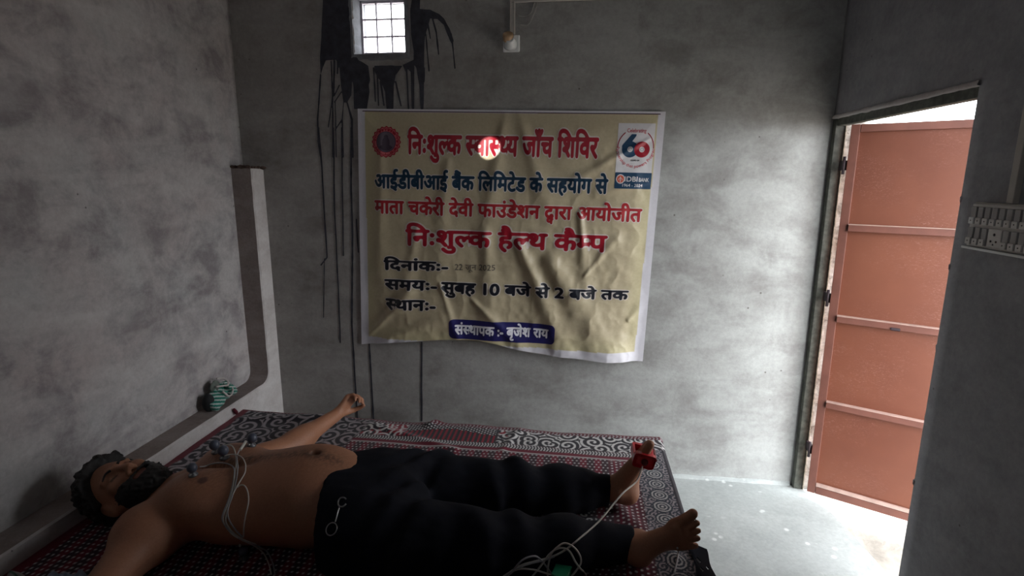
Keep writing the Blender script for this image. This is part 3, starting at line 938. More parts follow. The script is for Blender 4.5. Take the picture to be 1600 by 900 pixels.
def line(tokens, anc, ink, bold=3.4, halo=True, cell=0.0021, name='lettering', label=None, head=None, hiso=0.045, base=0.0, hsig=1.75, iso=0.09):
    """anc: four (s,t) points: headline left, headline right, baseline left, baseline right"""
    R, oy, ml = compose(tokens)
    B = blur(R, bold)
    B2 = blur(R, bold * hsig)
    w_ = R.shape[1] - 2 * ml
    (hl, hr, bl, br) = [np.array(a) for a in anc]
    hd = HEAD if head is None else head
    smin = min(hl[0], bl[0]) - 0.03; smax_ = max(hr[0], br[0]) + 0.03
    ht = (bl[1] - hl[1] + br[1] - hr[1]) / 2
    up = ht * 0.95 / hd * 0.62 + 0.01; dn = ht / hd * 0.50 + 0.01
    s = np.arange(smin, smax_, cell); t = np.arange(min(hl[1], hr[1]) - up, max(bl[1], br[1]) + dn, cell)
    Sg, Tg = np.meshgrid(s, t)
    # invert the (nearly affine) anchor quad
    u = (Sg - bl[0]) / (br[0] - bl[0])
    tb = bl[1] + (br[1] - bl[1]) * u; th = hl[1] + (hr[1] - hl[1]) * u
    vv = (tb - Tg) / (tb - th)
    px = ml + u * w_; py = oy + (base + vv * (hd - base)) * RES
    def samp(I):
        x0 = np.clip(np.floor(px).astype(int), 0, I.shape[1] - 2); y0 = np.clip(np.floor(py).astype(int), 0, I.shape[0] - 2)
        fx_ = np.clip(px - x0, 0, 1); fy = np.clip(py - y0, 0, 1)
        r = (I[y0, x0] * (1 - fx_) + I[y0, x0 + 1] * fx_) * (1 - fy) + (I[y0 + 1, x0] * (1 - fx_) + I[y0 + 1, x0 + 1] * fx_) * fy
        return np.where((px > 0) & (px < I.shape[1] - 1) & (py > 0) & (py < I.shape[0] - 1), r, 0)
    o = print_field(name, samp(B), s[0], t[0], cell, iso, ink, 0.0016, banner, label)
    if halo:
        h_ = print_field('letter_outline', samp(B2), s[0], t[0], cell, hiso, 'halo', 0.0008, banner)
    return o


line(['िन', 'ः', 'शु', ('h', 'ल'), 'क', ' ', ('h', 'स'), 'वा', ('h', 'स'), ('h', 'थ'), 'य', ' ', 'जाँच', ' ', 'िशि'[0:2], 'िव', 'र'],
     [(.245, .117), (1.113, .118), (.246, .198), (1.113, .201)], 'red', 3.2, iso=0.11)
line(['आईडीबीआई बैंक', ' ', 'िल', 'िम', 'टेड के सहयोग से'], [(.086, .298), (1.163, .296), (.086, .358), (1.167, .356)], 'teal', 3.1, iso=0.11)
line(['माता चकेरी देवी फाउंडेशन', ' ', 'द', ('s', 'व', -0.40, -0.24, 0.62), 'ारा आयोजीत'], [(.085, .418), (1.324, .423), (.084, .476), (1.328, .478)], 'red2', 3.0, iso=0.12)
line(['िन', 'ः', 'शु', ('h', 'ल'), 'क', ' ', 'है', ('h', 'ल'), 'थ', ' ', 'कै', ('h', 'म'), 'प'], [(.24, .550), (1.175, .548), (.24, .623), (1.181, .619)], 'red', 3.0, iso=0.13)
line(['िद', 'नांकः-'], [(.131, .703), (.443, .698), (.130, .747), (.444, .741)], 'black', 3.2, iso=0.11)
line(['समयः-'], [(.133, .796), (.391, .794), (.133, .843), (.391, .839)], 'black', 3.2, iso=0.11)
line(['सुबह 10 बजे से 2 बजे तक'], [(.416, .796), (1.294, .800), (.417, .847), (1.298, .840)], 'black', 3.2, iso=0.11)
line([('h', 'स'), 'थानः-'], [(.136, .893), (.386, .890), (.136, .942), (.386, .939)], 'black', 3.2, iso=0.11)
line(['22 जून 2025'], [(.478, .708), (.671, .703), (.478, .734), (.672, .727)], 'faint', 1.2, False, 0.0013, iso=0.3, label='faint handwritten date')

# rounded dark label at the foot of the banner
def rrect(name, s0, t0, s1, t1, r, ink, lift, cell=0.0025, iso=0.0, label=None):
    s = np.arange(s0 - 0.006, s1 + 0.006, cell); t = np.arange(t0 - 0.006, t1 + 0.006, cell)
    X, Y = np.meshgrid(s, t)
    cx, cy = (s0 + s1) / 2, (t0 + t1) / 2
    qx = np.abs(X - cx) - (s1 - s0) / 2 + r; qy = np.abs(Y - cy) - (t1 - t0) / 2 + r
    d_ = np.hypot(np.maximum(qx, 0), np.maximum(qy, 0)) + np.minimum(np.maximum(qx, qy), 0) - r
    return print_field(name, -d_, s[0], t[0], cell, iso, ink, lift, banner, label)


rrect('label_panel', .457, .974, .970, 1.071, .022, 'navy', 0.0008, label='dark blue rounded name panel')
line(['सं', ('h', 'स'), 'थापक ', ':- ', 'बृजेश राय'], [(.487, 1.003), (.937, .999), (.488, 1.047), (.939, 1.040)], 'white', 2.6, False, 0.0018)
rrect('top_rule', .022, .0085, 1.374, .0125, .001, 'line', 0.0008, 0.003)

# seal at the top left: scalloped ring with a dim grey picture in the middle
def disc(name, cs, ct_, fn, ink, lift, ext, cell=0.0015):
    s = np.arange(cs - ext, cs + ext, cell); t = np.arange(ct_ - ext, ct_ + ext, cell)
    X, Y = np.meshgrid(s - cs, t - ct_)
    return print_field(name, fn(X, Y), s[0], t[0], cell, 0.0, ink, lift, banner)


ang = lambda X, Y: np.arctan2(Y, X)
disc('seal_rim', .141, .148, lambda X, Y: .069 + .0028 * np.cos(20 * ang(X, Y)) - np.hypot(X, Y), 'red', 0.0008, .08)
disc('seal_ring', .141, .148, lambda X, Y: .064 + .0022 * np.cos(20 * ang(X, Y)) - np.hypot(X, Y), 'pink', 0.0012, .08)
disc('seal_band', .141, .148, lambda X, Y: .0016 - np.abs(np.hypot(X, Y) - .0585), 'red', 0.0016, .08)
disc('seal_script', .141, .148, lambda X, Y: np.minimum(.0038 - np.abs(np.hypot(X, Y) - .0530), 0.3 - vn(ang(X, Y) * 18 + 90, 3.0, 0.0) + .2) * 1.0, 'red', 0.0016, .08)
disc('seal_band', .141, .148, lambda X, Y: .047 - np.hypot(X, Y), 'line', 0.0019, .08)
disc('seal_field', .141, .148, lambda X, Y: .044 - np.hypot(X, Y), 'plum2', 0.0022, .08)
disc('seal_figure', .141, .148, lambda X, Y: np.minimum(.040 - np.hypot(X, Y), np.maximum(.010 - np.hypot(X, Y + .022), np.maximum(.017 - np.hypot(X * 1.0, (Y - .004) * 0.62) , .034 - np.hypot(X * .9, (Y - .038) * 1.3)))), 'plum', 0.0025, .08, .0012)

# anniversary logo card, top right
rrect('logo_card', 1.196, .050, 1.356, .264, .001, 'logo_white', 0.0008)
rrect('logo_strip', 1.197, .262, 1.358, .333, .001, 'logo_navy', 0.0012)
LX, LY = 1.277, .152
disc('logo_arc', LX, LY, lambda X, Y: np.minimum(.0019 - np.abs(np.hypot(X, Y) - .081 * 0.96), np.minimum(-X - .048, -Y + .005)), 'red', 0.0014, .09, .0011)
disc('logo_arc', LX, LY, lambda X, Y: np.minimum(.0019 - np.abs(np.hypot(X, Y) - .081 * 0.96), np.minimum(X - .048, -Y + .005)), 'red', 0.0014, .09, .0011)
def ring_(cx, cy, ro, ri, X, Y, ky=1.0):
    r = np.hypot(X - cx, (Y - cy) * ky)
    return np.minimum(ro - r, r - ri)
def bar_(X, Y, a, b, r0, r1):
    d_, u = seg_d(X, Y, a, b); return r0 + (r1 - r0) * u - d_
disc('numeral', LX, LY, lambda X, Y: np.maximum(ring_(-.024, .010, .035, .012, X, Y), np.minimum(bar_(X, Y, (-.047, -.002), (-.010, -.052), .0125, .010), .055 + Y)), 'logo_navy', 0.0014, .09, .0012)
disc('numeral', LX, LY, lambda X, Y: ring_(.028, .010, .034, .012, X, Y), 'red', 0.0018, .09, .0012)
disc('logo_spiral', LX, LY, lambda X, Y: ring_(-.024, .010, .0075, .0063, X, Y), 'faint', 0.0014, .09, .0008)
disc('logo_spiral', LX, LY, lambda X, Y: ring_(.028, .010, .0075, .0063, X, Y), 'faint', 0.0014, .09, .0008)


def latin(s, anc, ink, bold=2.0, cell=.0010, capsz=0.70):
    return line([s], anc, ink, bold, False, cell, 'logo_lettering', head=capsz, iso=0.28)


def quad(x0, x1, y0, y1): return [(x0, y0), (x1, y0), (x0, y1), (x1, y1)]


latin('Celebrating', quad(1.236, 1.318, .072, .089), 'pink', 1.6)
latin('YEARS OF', quad(1.258, 1.298, .206, .212), 'black', 3.0, .0009)
latin('IDBI', quad(1.240, 1.296, .279, .301), 'logo_white', 2.5)
latin('BANK', quad(1.303, 1.347, .284, .301), 'logo_white', 2.5)
latin('1964 - 2024', quad(1.232, 1.320, .311, .324), 'logo_white', 2.2)
disc('logo_badge', 1.221, .291, lambda X, Y: .0195 - np.hypot(X, Y * .95), 'logo_white', 0.0016, .03, .001)
disc('logo_badge', 1.221, .291, lambda X, Y: .0155 - np.hypot(X, Y * .95), 'orange', 0.0020, .03, .001)
disc('logo_mark', 1.221, .291, lambda X, Y: np.maximum(.0024 - np.hypot(X, Y + .0085), np.minimum(.0016 - np.abs(X), .011 - np.abs(Y - .003))), 'logo_white', 0.0024, .03, .0007)
disc('logo_mark', 1.221, .291, lambda X, Y: np.minimum(.0010 - np.abs(np.hypot(X, (Y - .004)) - .008), -Y + .006), 'logo_white', 0.0024, .03, .0007)
# slogan bent round the lower half of the logo circle
def arc_text(s, cs, ct_, r, a0, a1, size, ink, cell=.0010):
    R, oy, ml = compose([s]); B = blur(R, 2.2)
    w_ = R.shape[1] - 2 * ml
    ext = r + size * 1.5
    s_ = np.arange(cs - ext, cs + ext, cell); t_ = np.arange(ct_ - ext, ct_ + ext, cell)
    X, Y = np.meshgrid(s_ - cs, t_ - ct_)
    an = np.degrees(np.arctan2(Y, -X))           # 0 = left, 90 = bottom, 180 = right
    u = (an - a0) / (a1 - a0)
    px = ml + u * w_; py = oy + (r - np.hypot(X, Y)) / size * RES
    x0 = np.clip(px.astype(int), 0, B.shape[1] - 1); y0 = np.clip(py.astype(int), 0, B.shape[0] - 1)
    Fq = np.where((u > -0.01) & (u < 1.01) & (py > 0) & (py < B.shape[0]), B[y0, x0], 0)
    print_field('logo_lettering', Fq, s_[0], t_[0], cell, 0.28, ink, 0.0014, banner)


arc_text('Partnership that powers Progress', LX, LY + .006, .083, -4, 184, .019, 'pink')

# ------------------------------------------------------------------ bed, mattress, printed bedsheet
M_WOOD = plain('dark_bed_wood', (0.10, 0.055, 0.03), 0.6, var=0.4, scale=18)
M_MATT = plain('mattress_ticking', (0.20, 0.16, 0.16), 0.9, var=0.2)
BX0, BX1, BY0, BY1 = -1.512, 0.352, -1.76, -0.372
bed = empty('bed', (-0.58, -1.06, 0.0), 'low wooden bed under the patterned bedsheet, along the back wall', 'bed')
for x in (BX0 + 0.05, BX1 - 0.05):
    for y in (BY0 + 0.05, BY1 - 0.05):
        box('leg', (x - 0.03, y - 0.03, 0.0), (x + 0.03, y + 0.03, 0.20), M_WOOD, bed, 0.004)
box('side_rail', (BX0, BY1 - 0.035, 0.20), (BX1, BY1, 0.30), M_WOOD, bed, 0.004)
box('side_rail', (BX0, BY0, 0.20), (BX1, BY0 + 0.035, 0.30), M_WOOD, bed, 0.004)
box('end_rail', (BX0, BY0 + 0.036, 0.20), (BX0 + 0.035, BY1 - 0.036, 0.30), M_WOOD, bed, 0.004)
box('end_rail', (BX1 - 0.035, BY0 + 0.036, 0.20), (BX1, BY1 - 0.036, 0.30), M_WOOD, bed, 0.004)
box('slat_deck', (BX0 + 0.036, BY0 + 0.036, 0.27), (BX1 - 0.036, BY1 - 0.036, 0.298), M_WOOD, bed, 0.002)
box('mattress', (BX0 + 0.004, BY0 + 0.004, 0.3005), (BX1 - 0.004, BY1 - 0.004, 0.372), M_MATT, bed, 0.02)

ZB = 0.385
SW, SH = 1.885, 1.41       # size of the visible top of the sheet
cell = 0.0028
ug = np.arange(-0.0, SW + 0.14, cell); vg = np.arange(-0.13, SH, cell)
# nearer than the body the camera sees little of it: sample coarser
vg = np.concatenate([vg[vg < 1.0], np.arange(1.0, SH, 0.006)])
U, Vv = np.meshgrid(ug, vg, indexing='ij')


def paint(U, V):
    blk = np.array([0.022, 0.018, 0.026]); mar = np.array([0.15, 0.008, 0.025]); wh = np.array([0.62, 0.60, 0.60]); gry = np.array([0.33, 0.29, 0.31])
    red = np.array([0.26, 0.012, 0.03]); slate = np.array([0.06, 0.075, 0.11])
    C = np.zeros(U.shape + (3,)) + mar
    def put(m, c):
        m = np.clip(m, 0, 1)[..., None]
        C[:] = C * (1 - m) + c * m
    vv = np.maximum(V, 0.0)
    wx = 0.020 * (fbm(U * 9, V * 9, 2.0, 2) - .5); wy = 0.020 * (fbm(U * 9 + 7, V * 9, 5.0, 2) - .5)
    # scrolls: ring families round jittered centres, broken up, look like paisley curls
    def curls(sc, z):
        gx_, gy_ = (U + wx) / sc, (V + wy) / sc
        best = np.full(U.shape, 9.0); second = best.copy(); ph = np.zeros(U.shape)
        for dx in (-1, 0, 1):
            for dy in (-1, 0, 1):
                ix = np.floor(gx_) + dx; iy = np.floor(gy_) + dy
                hx = _h(ix.astype(np.int64), iy.astype(np.int64), np.int64(z)); hy = _h(ix.astype(np.int64), iy.astype(np.int64), np.int64(z + 5))
                ddx = gx_ - ix - hx; ddy = gy_ - iy - hy
                d_ = np.hypot(ddx, ddy); a_ = np.arctan2(ddy, ddx) * np.where(hx > .5, 1, -1)
                c_ = d_ < best
                ph = np.where(c_, a_, ph); best = np.where(c_, d_, best)
        sp = np.sin(best * 15.0 + ph)
        return sstep(0.10, 0.45, sp)
    cu1 = curls(0.062, 3); cu2 = curls(0.040, 9)
    sten = sstep(.52, .56, fbm(U * 30, V * 30, 8.0, 2))
    # inner field: maroon with rows of white dashes
    def dots(p, r, ang=0.0, q=None):
        q = q or p
        a = U * math.cos(ang) + V * math.sin(ang); b = -U * math.sin(ang) + V * math.cos(ang)
        row = np.floor(b / q); aa = (a / p + 0.5 * (row % 2)) % 1 - .5; bb = (b / q) % 1 - .5
        return sstep(r, r * 0.55, np.hypot(aa * p, bb * q))
    put(sstep(.35, .6, np.abs(((U / 0.055) % 1) - .5) * 2) * 0.85, blk)
    put(dots(.0165, .0042, 0.0, .019), wh)
    # medallions in the field
    for cu_, cv_, R in ((0.18, .62, .10), (0.62, .70, .10), (1.17, .640, .085), (1.52, .610, .115), (1.50, .98, .12), (.85, 1.12, .12), (1.14, 1.08, .10), (.30, 1.12, .12), (1.70, 1.22, .1)):
        r = np.hypot(U - cu_, (V - cv_)); a = np.arctan2(V - cv_, U - cu_)
        edge_ = R * (0.82 + 0.16 * np.cos(8 * a))
        put(sstep(edge_, edge_ - .006, r), blk)
        put(sstep(edge_ - .008, edge_ - .012, r) * cu2, wh * 0.8)
        put(sstep(R * .36, R * .33, r), red)
        put(sstep(R * .25, R * .22, r) , wh)
        put(sstep(R * .12, R * .09, r), mar)
    # long borders along the far edge
    def band(a, b): return sstep(a - .002, a + .002, vv) * sstep(b + .002, b - .002, vv)
    b3 = band(.150, .182)
    put(b3, blk); put(b3 * sstep(.0, .35, np.sin((U + 0.35 * np.abs(vv - .166)) * 520)), wh * .9)
    put(band(.184, .205), mar); put(band(.205, .212), wh * .8)
    b2 = band(.028, .148)
    put(b2, blk)
    sect = (U - 0.60) / 0.62
    fr = sect - np.floor(sect)
    scroll = sstep(.02, .0, np.abs(fr - .13) - .20) + sstep(.98, 1.0, fr)
    stripes = (fr > .34) & (fr < .97)
    put(b2 * stripes * sstep(0.0, .5, np.sin(U * 300)) * (vv > .05 + .12 * np.abs(fr - .66)), red)
    put(b2 * stripes * (vv <= .05 + .12 * np.abs(fr - .66)) * dots(.014, .0050, .5), wh)
    put(b2 * np.clip(scroll, 0, 1) * cu1, wh)
    put(b2 * np.clip(scroll, 0, 1) * (1 - cu1) * sten, red)
    put(b2 * sstep(1.24, 1.27, U) , blk); put(b2 * sstep(1.24, 1.27, U) * cu1, wh)
    b1 = band(.010, .028)
    put(b1, mar * .6); put(b1 * sstep(.1, .5, np.sin(U * 420 + np.sin(V * 300))), gry)
    # left end: deep field of pale scrolls on near black
    le = sstep(.66 - .18 * vv, .64 - .18 * vv, U) * sstep(.008, .014, vv) * sstep(.56, .55, vv)
    put(le, blk); put(le * curls(.078, 21), gry * 1.05)
    put(sstep(.036, .030, U), mar)
    # right end border of rosettes
    re = sstep(1.765, 1.769, U) * sstep(.10, .11, vv)
    put(re, slate * .5)
    cvn = (V - .02) / .068; ri = np.round(cvn)
    ro = np.hypot(U - 1.826, (cvn - ri) * .068); an_ = np.arctan2(V, U)
    put(re * sstep(.0, .4, np.sin(ro * 560)) * (ro < .034), wh * .72)
    put(re * (ro >= .034) * curls(.03, 33), gry)
    put(re * sstep(1.876, 1.879, U), blk)
    re2 = sstep(1.66, 1.664, U) * sstep(1.765, 1.761, U) * sstep(.215, .22, vv)
    put(re2, mar); put(re2 * sstep(.2, .6, np.abs(np.sin(U * 110))) * 0.55, blk)
    put(re2 * dots(.019, .0046, math.pi / 2, .0165), wh)
    put(sstep(.009, .006, V), mar * .9)
    return C


C_ = paint(U, Vv)
hx_ = np.maximum(U - SW, 0); hv = np.maximum(-Vv, 0)
Xs = BX0 - 0.010 + np.minimum(U, SW + 0.012) + 0.010 * sstep(0, .14, hx_)
far = -0.335 - 0.04 * (U / SW)
tz = 1 - hv / 0.13
Ys = far - np.maximum(Vv, 0) + 0.006 * sstep(0, .03, hv) + 0.008 * (fbm(U * 8, 3.0, 0, 2) - .5) * sstep(.25, 0, Vv)
Xs = Xs + 0.018 * sstep(1.2, 0, np.maximum(Vv, 0)) * 0
Zs = ZB + 0.010 * (fbm(U * 4, Vv * 4, 1.0, 3) - 0.5) - 0.5 * hv * 1.9 - hx_ * 1.0
rid = 0
for (a, b, wd, ht) in (((.62, .05), (1.05, .22), .02, .008), ((1.55, .35), (1.82, .75), .03, .010), ((1.62, .9), (1.85, .62), .02, .008), ((.05, .1), (.40, .02), .025, .010), ((.9, .03), (1.0, -.1), .02, .012), ((.2, .9), (.05, .5), .03, .01), ((1.3, .02), (1.25, .2), .018, .006)):
    d_, u_ = seg_d(U, Vv, a, b); rid = rid + ht * np.exp(-(d_ / wd) ** 2)
Zs = Zs + rid * sstep(-.05, .0, Vv)
Zs = Zs + 0.014 * (fbm(U * 6.5, 1.0, 7.0, 2) - 0.45) * sstep(.10, .0, np.abs(Vv))
nu, nv = U.shape
ids = np.arange(nu * nv).reshape(nu, nv)
q = np.stack([ids[:-1, :-1], ids[1:, :-1], ids[1:, 1:], ids[:-1, 1:]], -1).reshape(-1, 4)
M_SHEET = col_mat('printed_cotton', 0.85, 0.0008, 900, 0.2, 0.15)
sheet = tag(link('bedsheet', fast_mesh(np.stack([Xs, Ys, Zs], -1).reshape(-1, 3), q[:, ::-1], C_.reshape(-1, 3)), M_SHEET, None, True),
            'maroon, black and white block-printed bedsheet spread over the bed', 'bedsheet')
M_HEM = plain('maroon_hem', (0.13, 0.008, 0.022), 0.85)
tas = tag(tube('hem_knot', catmull([(-1.512, -0.40, 0.395), (-1.520, -0.405, 0.412), (-1.512, -0.415, 0.424), (-1.505, -0.408, 0.408), (-1.516, -0.40, 0.398)], 6), 0.005, M_HEM, None, 8),
          'small knotted maroon corner thread sticking up at the left edge of the bedsheet', 'thread')

# ------------------------------------------------------------------ the person lying on the bed
class Field:
    def __init__(s, lo, hi, h, far=0.05):
        s.lo = np.array(lo, float); s.h = h
        n = np.ceil((np.array(hi) - s.lo) / h).astype(int) + 1
        s.D = np.full(tuple(n), far, 'f'); s.n = n

    def sub(s, c0, c1, m=0.05):
        a = np.clip(np.floor((np.minimum(c0, c1) - m - s.lo) / s.h).astype(int), 0, s.n - 1)
        b = np.clip(np.ceil((np.maximum(c0, c1) + m - s.lo) / s.h).astype(int) + 1, 1, s.n)
        sl = tuple(slice(int(i), int(max(j, i + 1))) for i, j in zip(a, b))
        ax = [(s.lo[k] + s.h * np.arange(sl[k].start, sl[k].stop)).astype('f') for k in range(3)]
        return sl, np.meshgrid(*ax, indexing='ij')

    def add(s, d, sl, k):
        A = s.D[sl]
        if k > 0:
            h_ = np.clip(0.5 + 0.5 * (A - d) / k, 0, 1)
            s.D[sl] = A * (1 - h_) + d * h_ - k * h_ * (1 - h_)
        else: s.D[sl] = np.minimum(A, d)

    def cut(s, d, sl, k):
        A = s.D[sl]; d = -d
        h_ = np.clip(0.5 - 0.5 * (A - d) / k, 0, 1)
        s.D[sl] = A * (1 - h_) + d * h_ + k * h_ * (1 - h_)

    def cap(s, a, b, ra, rb, k=0.02, cut=False):
        a = np.array(a, 'f'); b = np.array(b, 'f'); r = max(ra, rb)
        sl, (X, Y, Z) = s.sub(np.minimum(a, b) - r, np.maximum(a, b) + r)
        ab = b - a; L = float(ab @ ab) + 1e-9
        t = np.clip(((X - a[0]) * ab[0] + (Y - a[1]) * ab[1] + (Z - a[2]) * ab[2]) / L, 0, 1)
        d = np.sqrt((X - a[0] - t * ab[0]) ** 2 + (Y - a[1] - t * ab[1]) ** 2 + (Z - a[2] - t * ab[2]) ** 2) - (ra + (rb - ra) * t)
        (s.cut if cut else s.add)(d, sl, k)

    def ell(s, c, r, k=0.02, R=None, cut=False):
        c = np.array(c, 'f'); r = np.array(r, 'f'); m = float(r.max())
        sl, (X, Y, Z) = s.sub(c - m, c + m)
        P = [X - c[0], Y - c[1], Z - c[2]]
        if R is not None: P = [R[i][0] * P[0] + R[i][1] * P[1] + R[i][2] * P[2] for i in range(3)]
        k0 = np.sqrt(sum((P[i] / r[i]) ** 2 for i in range(3))); k1 = np.sqrt(sum((P[i] / r[i] ** 2) ** 2 for i in range(3)))
        d = k0 * (k0 - 1) / np.maximum(k1, 1e-6)
        (s.cut if cut else s.add)(d, sl, k)

    def mesh(s, iso=0.0):
        """surface nets"""
        D = s.D - iso; I = D < 0
        c = np.zeros(tuple(s.n - 1), 'i1')
        for dx in (0, 1):
            for dy in (0, 1):
                for dz in (0, 1):
                    c += I[dx:dx + s.n[0] - 1, dy:dy + s.n[1] - 1, dz:dz + s.n[2] - 1]
        act = (c > 0) & (c < 8)
        cells = np.argwhere(act)
        idx = np.full(act.shape, -1, np.int64); idx[act] = np.arange(len(cells))
        acc = np.zeros((len(cells), 3)); cnt = np.zeros(len(cells))
        corners = [(a, b, e) for a in (0, 1) for b in (0, 1) for e in (0, 1)]
        for i in range(8):
            for j in range(i + 1, 8):
                p, q_ = np.array(corners[i]), np.array(corners[j])
                if abs(p - q_).sum() != 1: continue
                da = D[tuple((cells + p).T)]; db = D[tuple((cells + q_).T)]
                m = (da < 0) != (db < 0)
                t = np.where(m, da / np.where(m, da - db, 1), 0)
                acc += np.where(m[:, None], p + (q_ - p) * t[:, None], 0); cnt += m
        V = s.lo + s.h * (cells + acc / cnt[:, None])
        F = []
        for ax in range(3):
            o1, o2 = [k for k in range(3) if k != ax]
            sl0 = [slice(None)] * 3; sl1 = [slice(None)] * 3
            sl0[ax] = slice(0, -1); sl1[ax] = slice(1, None)
            ch = I[tuple(sl0)] != I[tuple(sl1)]
            E_ = np.argwhere(ch)
            ok = (E_[:, o1] > 0) & (E_[:, o2] > 0) & (E_[:, o1] < s.n[o1] - 1) & (E_[:, o2] < s.n[o2] - 1)
            E_ = E_[ok]
            quad_ = []
            for (a, b) in ((-1, -1), (0, -1), (0, 0), (-1, 0)):
                e = E_.copy(); e[:, o1] += a; e[:, o2] += b
                quad_.append(idx[tuple(e.T)])
            Q = np.stack(quad_, 1)
            flip = I[tuple(E_.T)]
            if ax == 1: flip = ~flip
            Q[~flip] = Q[~flip][:, ::-1]
            F.append(Q)
        return V, np.concatenate(F)


def vsmooth(V, F, it=1, lam=0.5):
    e = np.concatenate([F[:, [0, 1]], F[:, [1, 2]], F[:, [2, 3]], F[:, [3, 0]]])
    n = len(V)
    for _ in range(it):
        acc = np.zeros_like(V); cnt = np.bincount(e[:, 0], minlength=n) + np.bincount(e[:, 1], minlength=n)
        for k in range(3):
            acc[:, k] = np.bincount(e[:, 0], V[e[:, 1], k], n) + np.bincount(e[:, 1], V[e[:, 0], k], n)
        V = V * (1 - lam) + lam * acc / np.maximum(cnt, 1)[:, None]
    return V


def unit(v): v = np.array(v, float); return v / np.linalg.norm(v)


H_ = 0.0042
B = Field((-1.56, -1.80, 0.355), (0.48, -0.33, 0.70), H_)
# trunk
B.ell((-0.60, -1.125, 0.485), (0.14, 0.175, 0.100), 0.05)
B.ell((-0.78, -1.125, 0.505), (0.18, 0.172, 0.138), 0.06)
B.ell((-0.98, -1.150, 0.500), (0.19, 0.172, 0.112), 0.07)
B.cap((-1.155, -1.00, 0.478), (-1.155, -1.32, 0.478), 0.078, 0.078, 0.06)
B.ell((-1.07, -1.065, 0.548), (0.095, 0.085, 0.058), 0.04)
B.ell((-1.07, -1.245, 0.548), (0.095, 0.085, 0.058), 0.04)
B.cap((-1.12, -1.18, 0.575), (-0.95, -1.16, 0.62), 0.006, 0.004, 0.03, cut=True)
B.ell((-0.762, -1.122, 0.640), (0.015, 0.011, 0.022), 0.006, None, True)           # navel
# neck and head
HC = np.array((-1.368, -1.158, 0.494))
Fv = unit((0.16, -0.30, 0.94)); Uv = np.array((-1, 0.04, -0.02)); Uv = unit(Uv - Fv * (Uv @ Fv)); Rv = np.cross(Uv, Fv)
HR = np.array([Uv, Rv, Fv])


def hp(u, r, f): return HC + Uv * u + Rv * r + Fv * f


B.cap((-1.18, -1.16, 0.485), hp(-0.045, 0, -0.015), 0.062, 0.056, 0.035)
B.cap((-1.18, -1.10, 0.480), hp(-0.06, 0, -0.03), 0.045, 0.040, 0.03); B.cap((-1.18, -1.22, 0.480), hp(-0.06, 0, -0.03), 0.045, 0.040, 0.03)
B.ell(hp(0.030, 0, -0.010), (0.094, 0.074, 0.094), 0.02, HR)
B.ell(hp(-0.045, 0, 0.025), (0.074, 0.056, 0.066), 0.03, HR)
B.cap(hp(-0.094, -0.012, 0.060), hp(-0.094, 0.012, 0.060), 0.018, 0.018, 0.02)
for sg in (-1, 1):
    B.cap(hp(-0.02, sg * 0.062, -0.005), hp(-0.080, sg * 0.036, 0.040), 0.014, 0.014, 0.025)
    B.ell(hp(-0.012, sg * 0.044, 0.064), (0.020, 0.020, 0.018), 0.02, HR)
    B.cap(hp(0.030, sg * 0.010, 0.085), hp(0.028, sg * 0.048, 0.068), 0.009, 0.008, 0.012)
    B.ell(hp(0.008, sg * 0.031, 0.096), (0.012, 0.017, 0.014), 0.010, HR, cut=True)
    B.ell(hp(0.008, sg * 0.031, 0.074), (0.011, 0.015, 0.013), 0.003, HR)
    B.ell(hp(-0.033, sg * 0.0125, 0.097), (0.009, 0.008, 0.010), 0.006, HR)
    B.ell(hp(-0.002, sg * 0.077, -0.010), (0.031, 0.010, 0.019), 0.006, HR)
    B.ell(hp(0.000, sg * 0.085, -0.006), (0.016, 0.005, 0.009), 0.004, HR, cut=True)
B.cap(hp(0.018, 0, 0.086), hp(-0.028, 0, 0.112), 0.008, 0.0115, 0.010)
B.cap(hp(-0.057, -0.017, 0.086), hp(-0.057, 0.017, 0.086), 0.0075, 0.0075, 0.006)
B.cap(hp(-0.069, -0.014, 0.083), hp(-0.069, 0.014, 0.083), 0.008, 0.008, 0.006)
# arms
B.cap((-1.165, -1.335, 0.470), (-1.115, -1.615, 0.440), 0.060, 0.043, 0.05)
B.ell((-1.17, -1.335, 0.480), (0.065, 0.062, 0.062), 0.04)
B.cap((-1.115, -1.615, 0.438), (-0.87, -1.68, 0.425), 0.043, 0.028, 0.03)
B.cap((-1.165, -0.985, 0.470), (-1.075, -0.725, 0.435), 0.058, 0.042, 0.05)
B.ell((-1.17, -0.985, 0.480), (0.062, 0.060, 0.060), 0.04)
B.cap((-1.075, -0.725, 0.433), (-1.055, -0.655, 0.440), 0.043, 0.043, 0.03)
WR = np.array((-0.992, -0.478, 0.462))
B.cap((-1.065, -0.695, 0.438), WR, 0.043, 0.0255, 0.03)


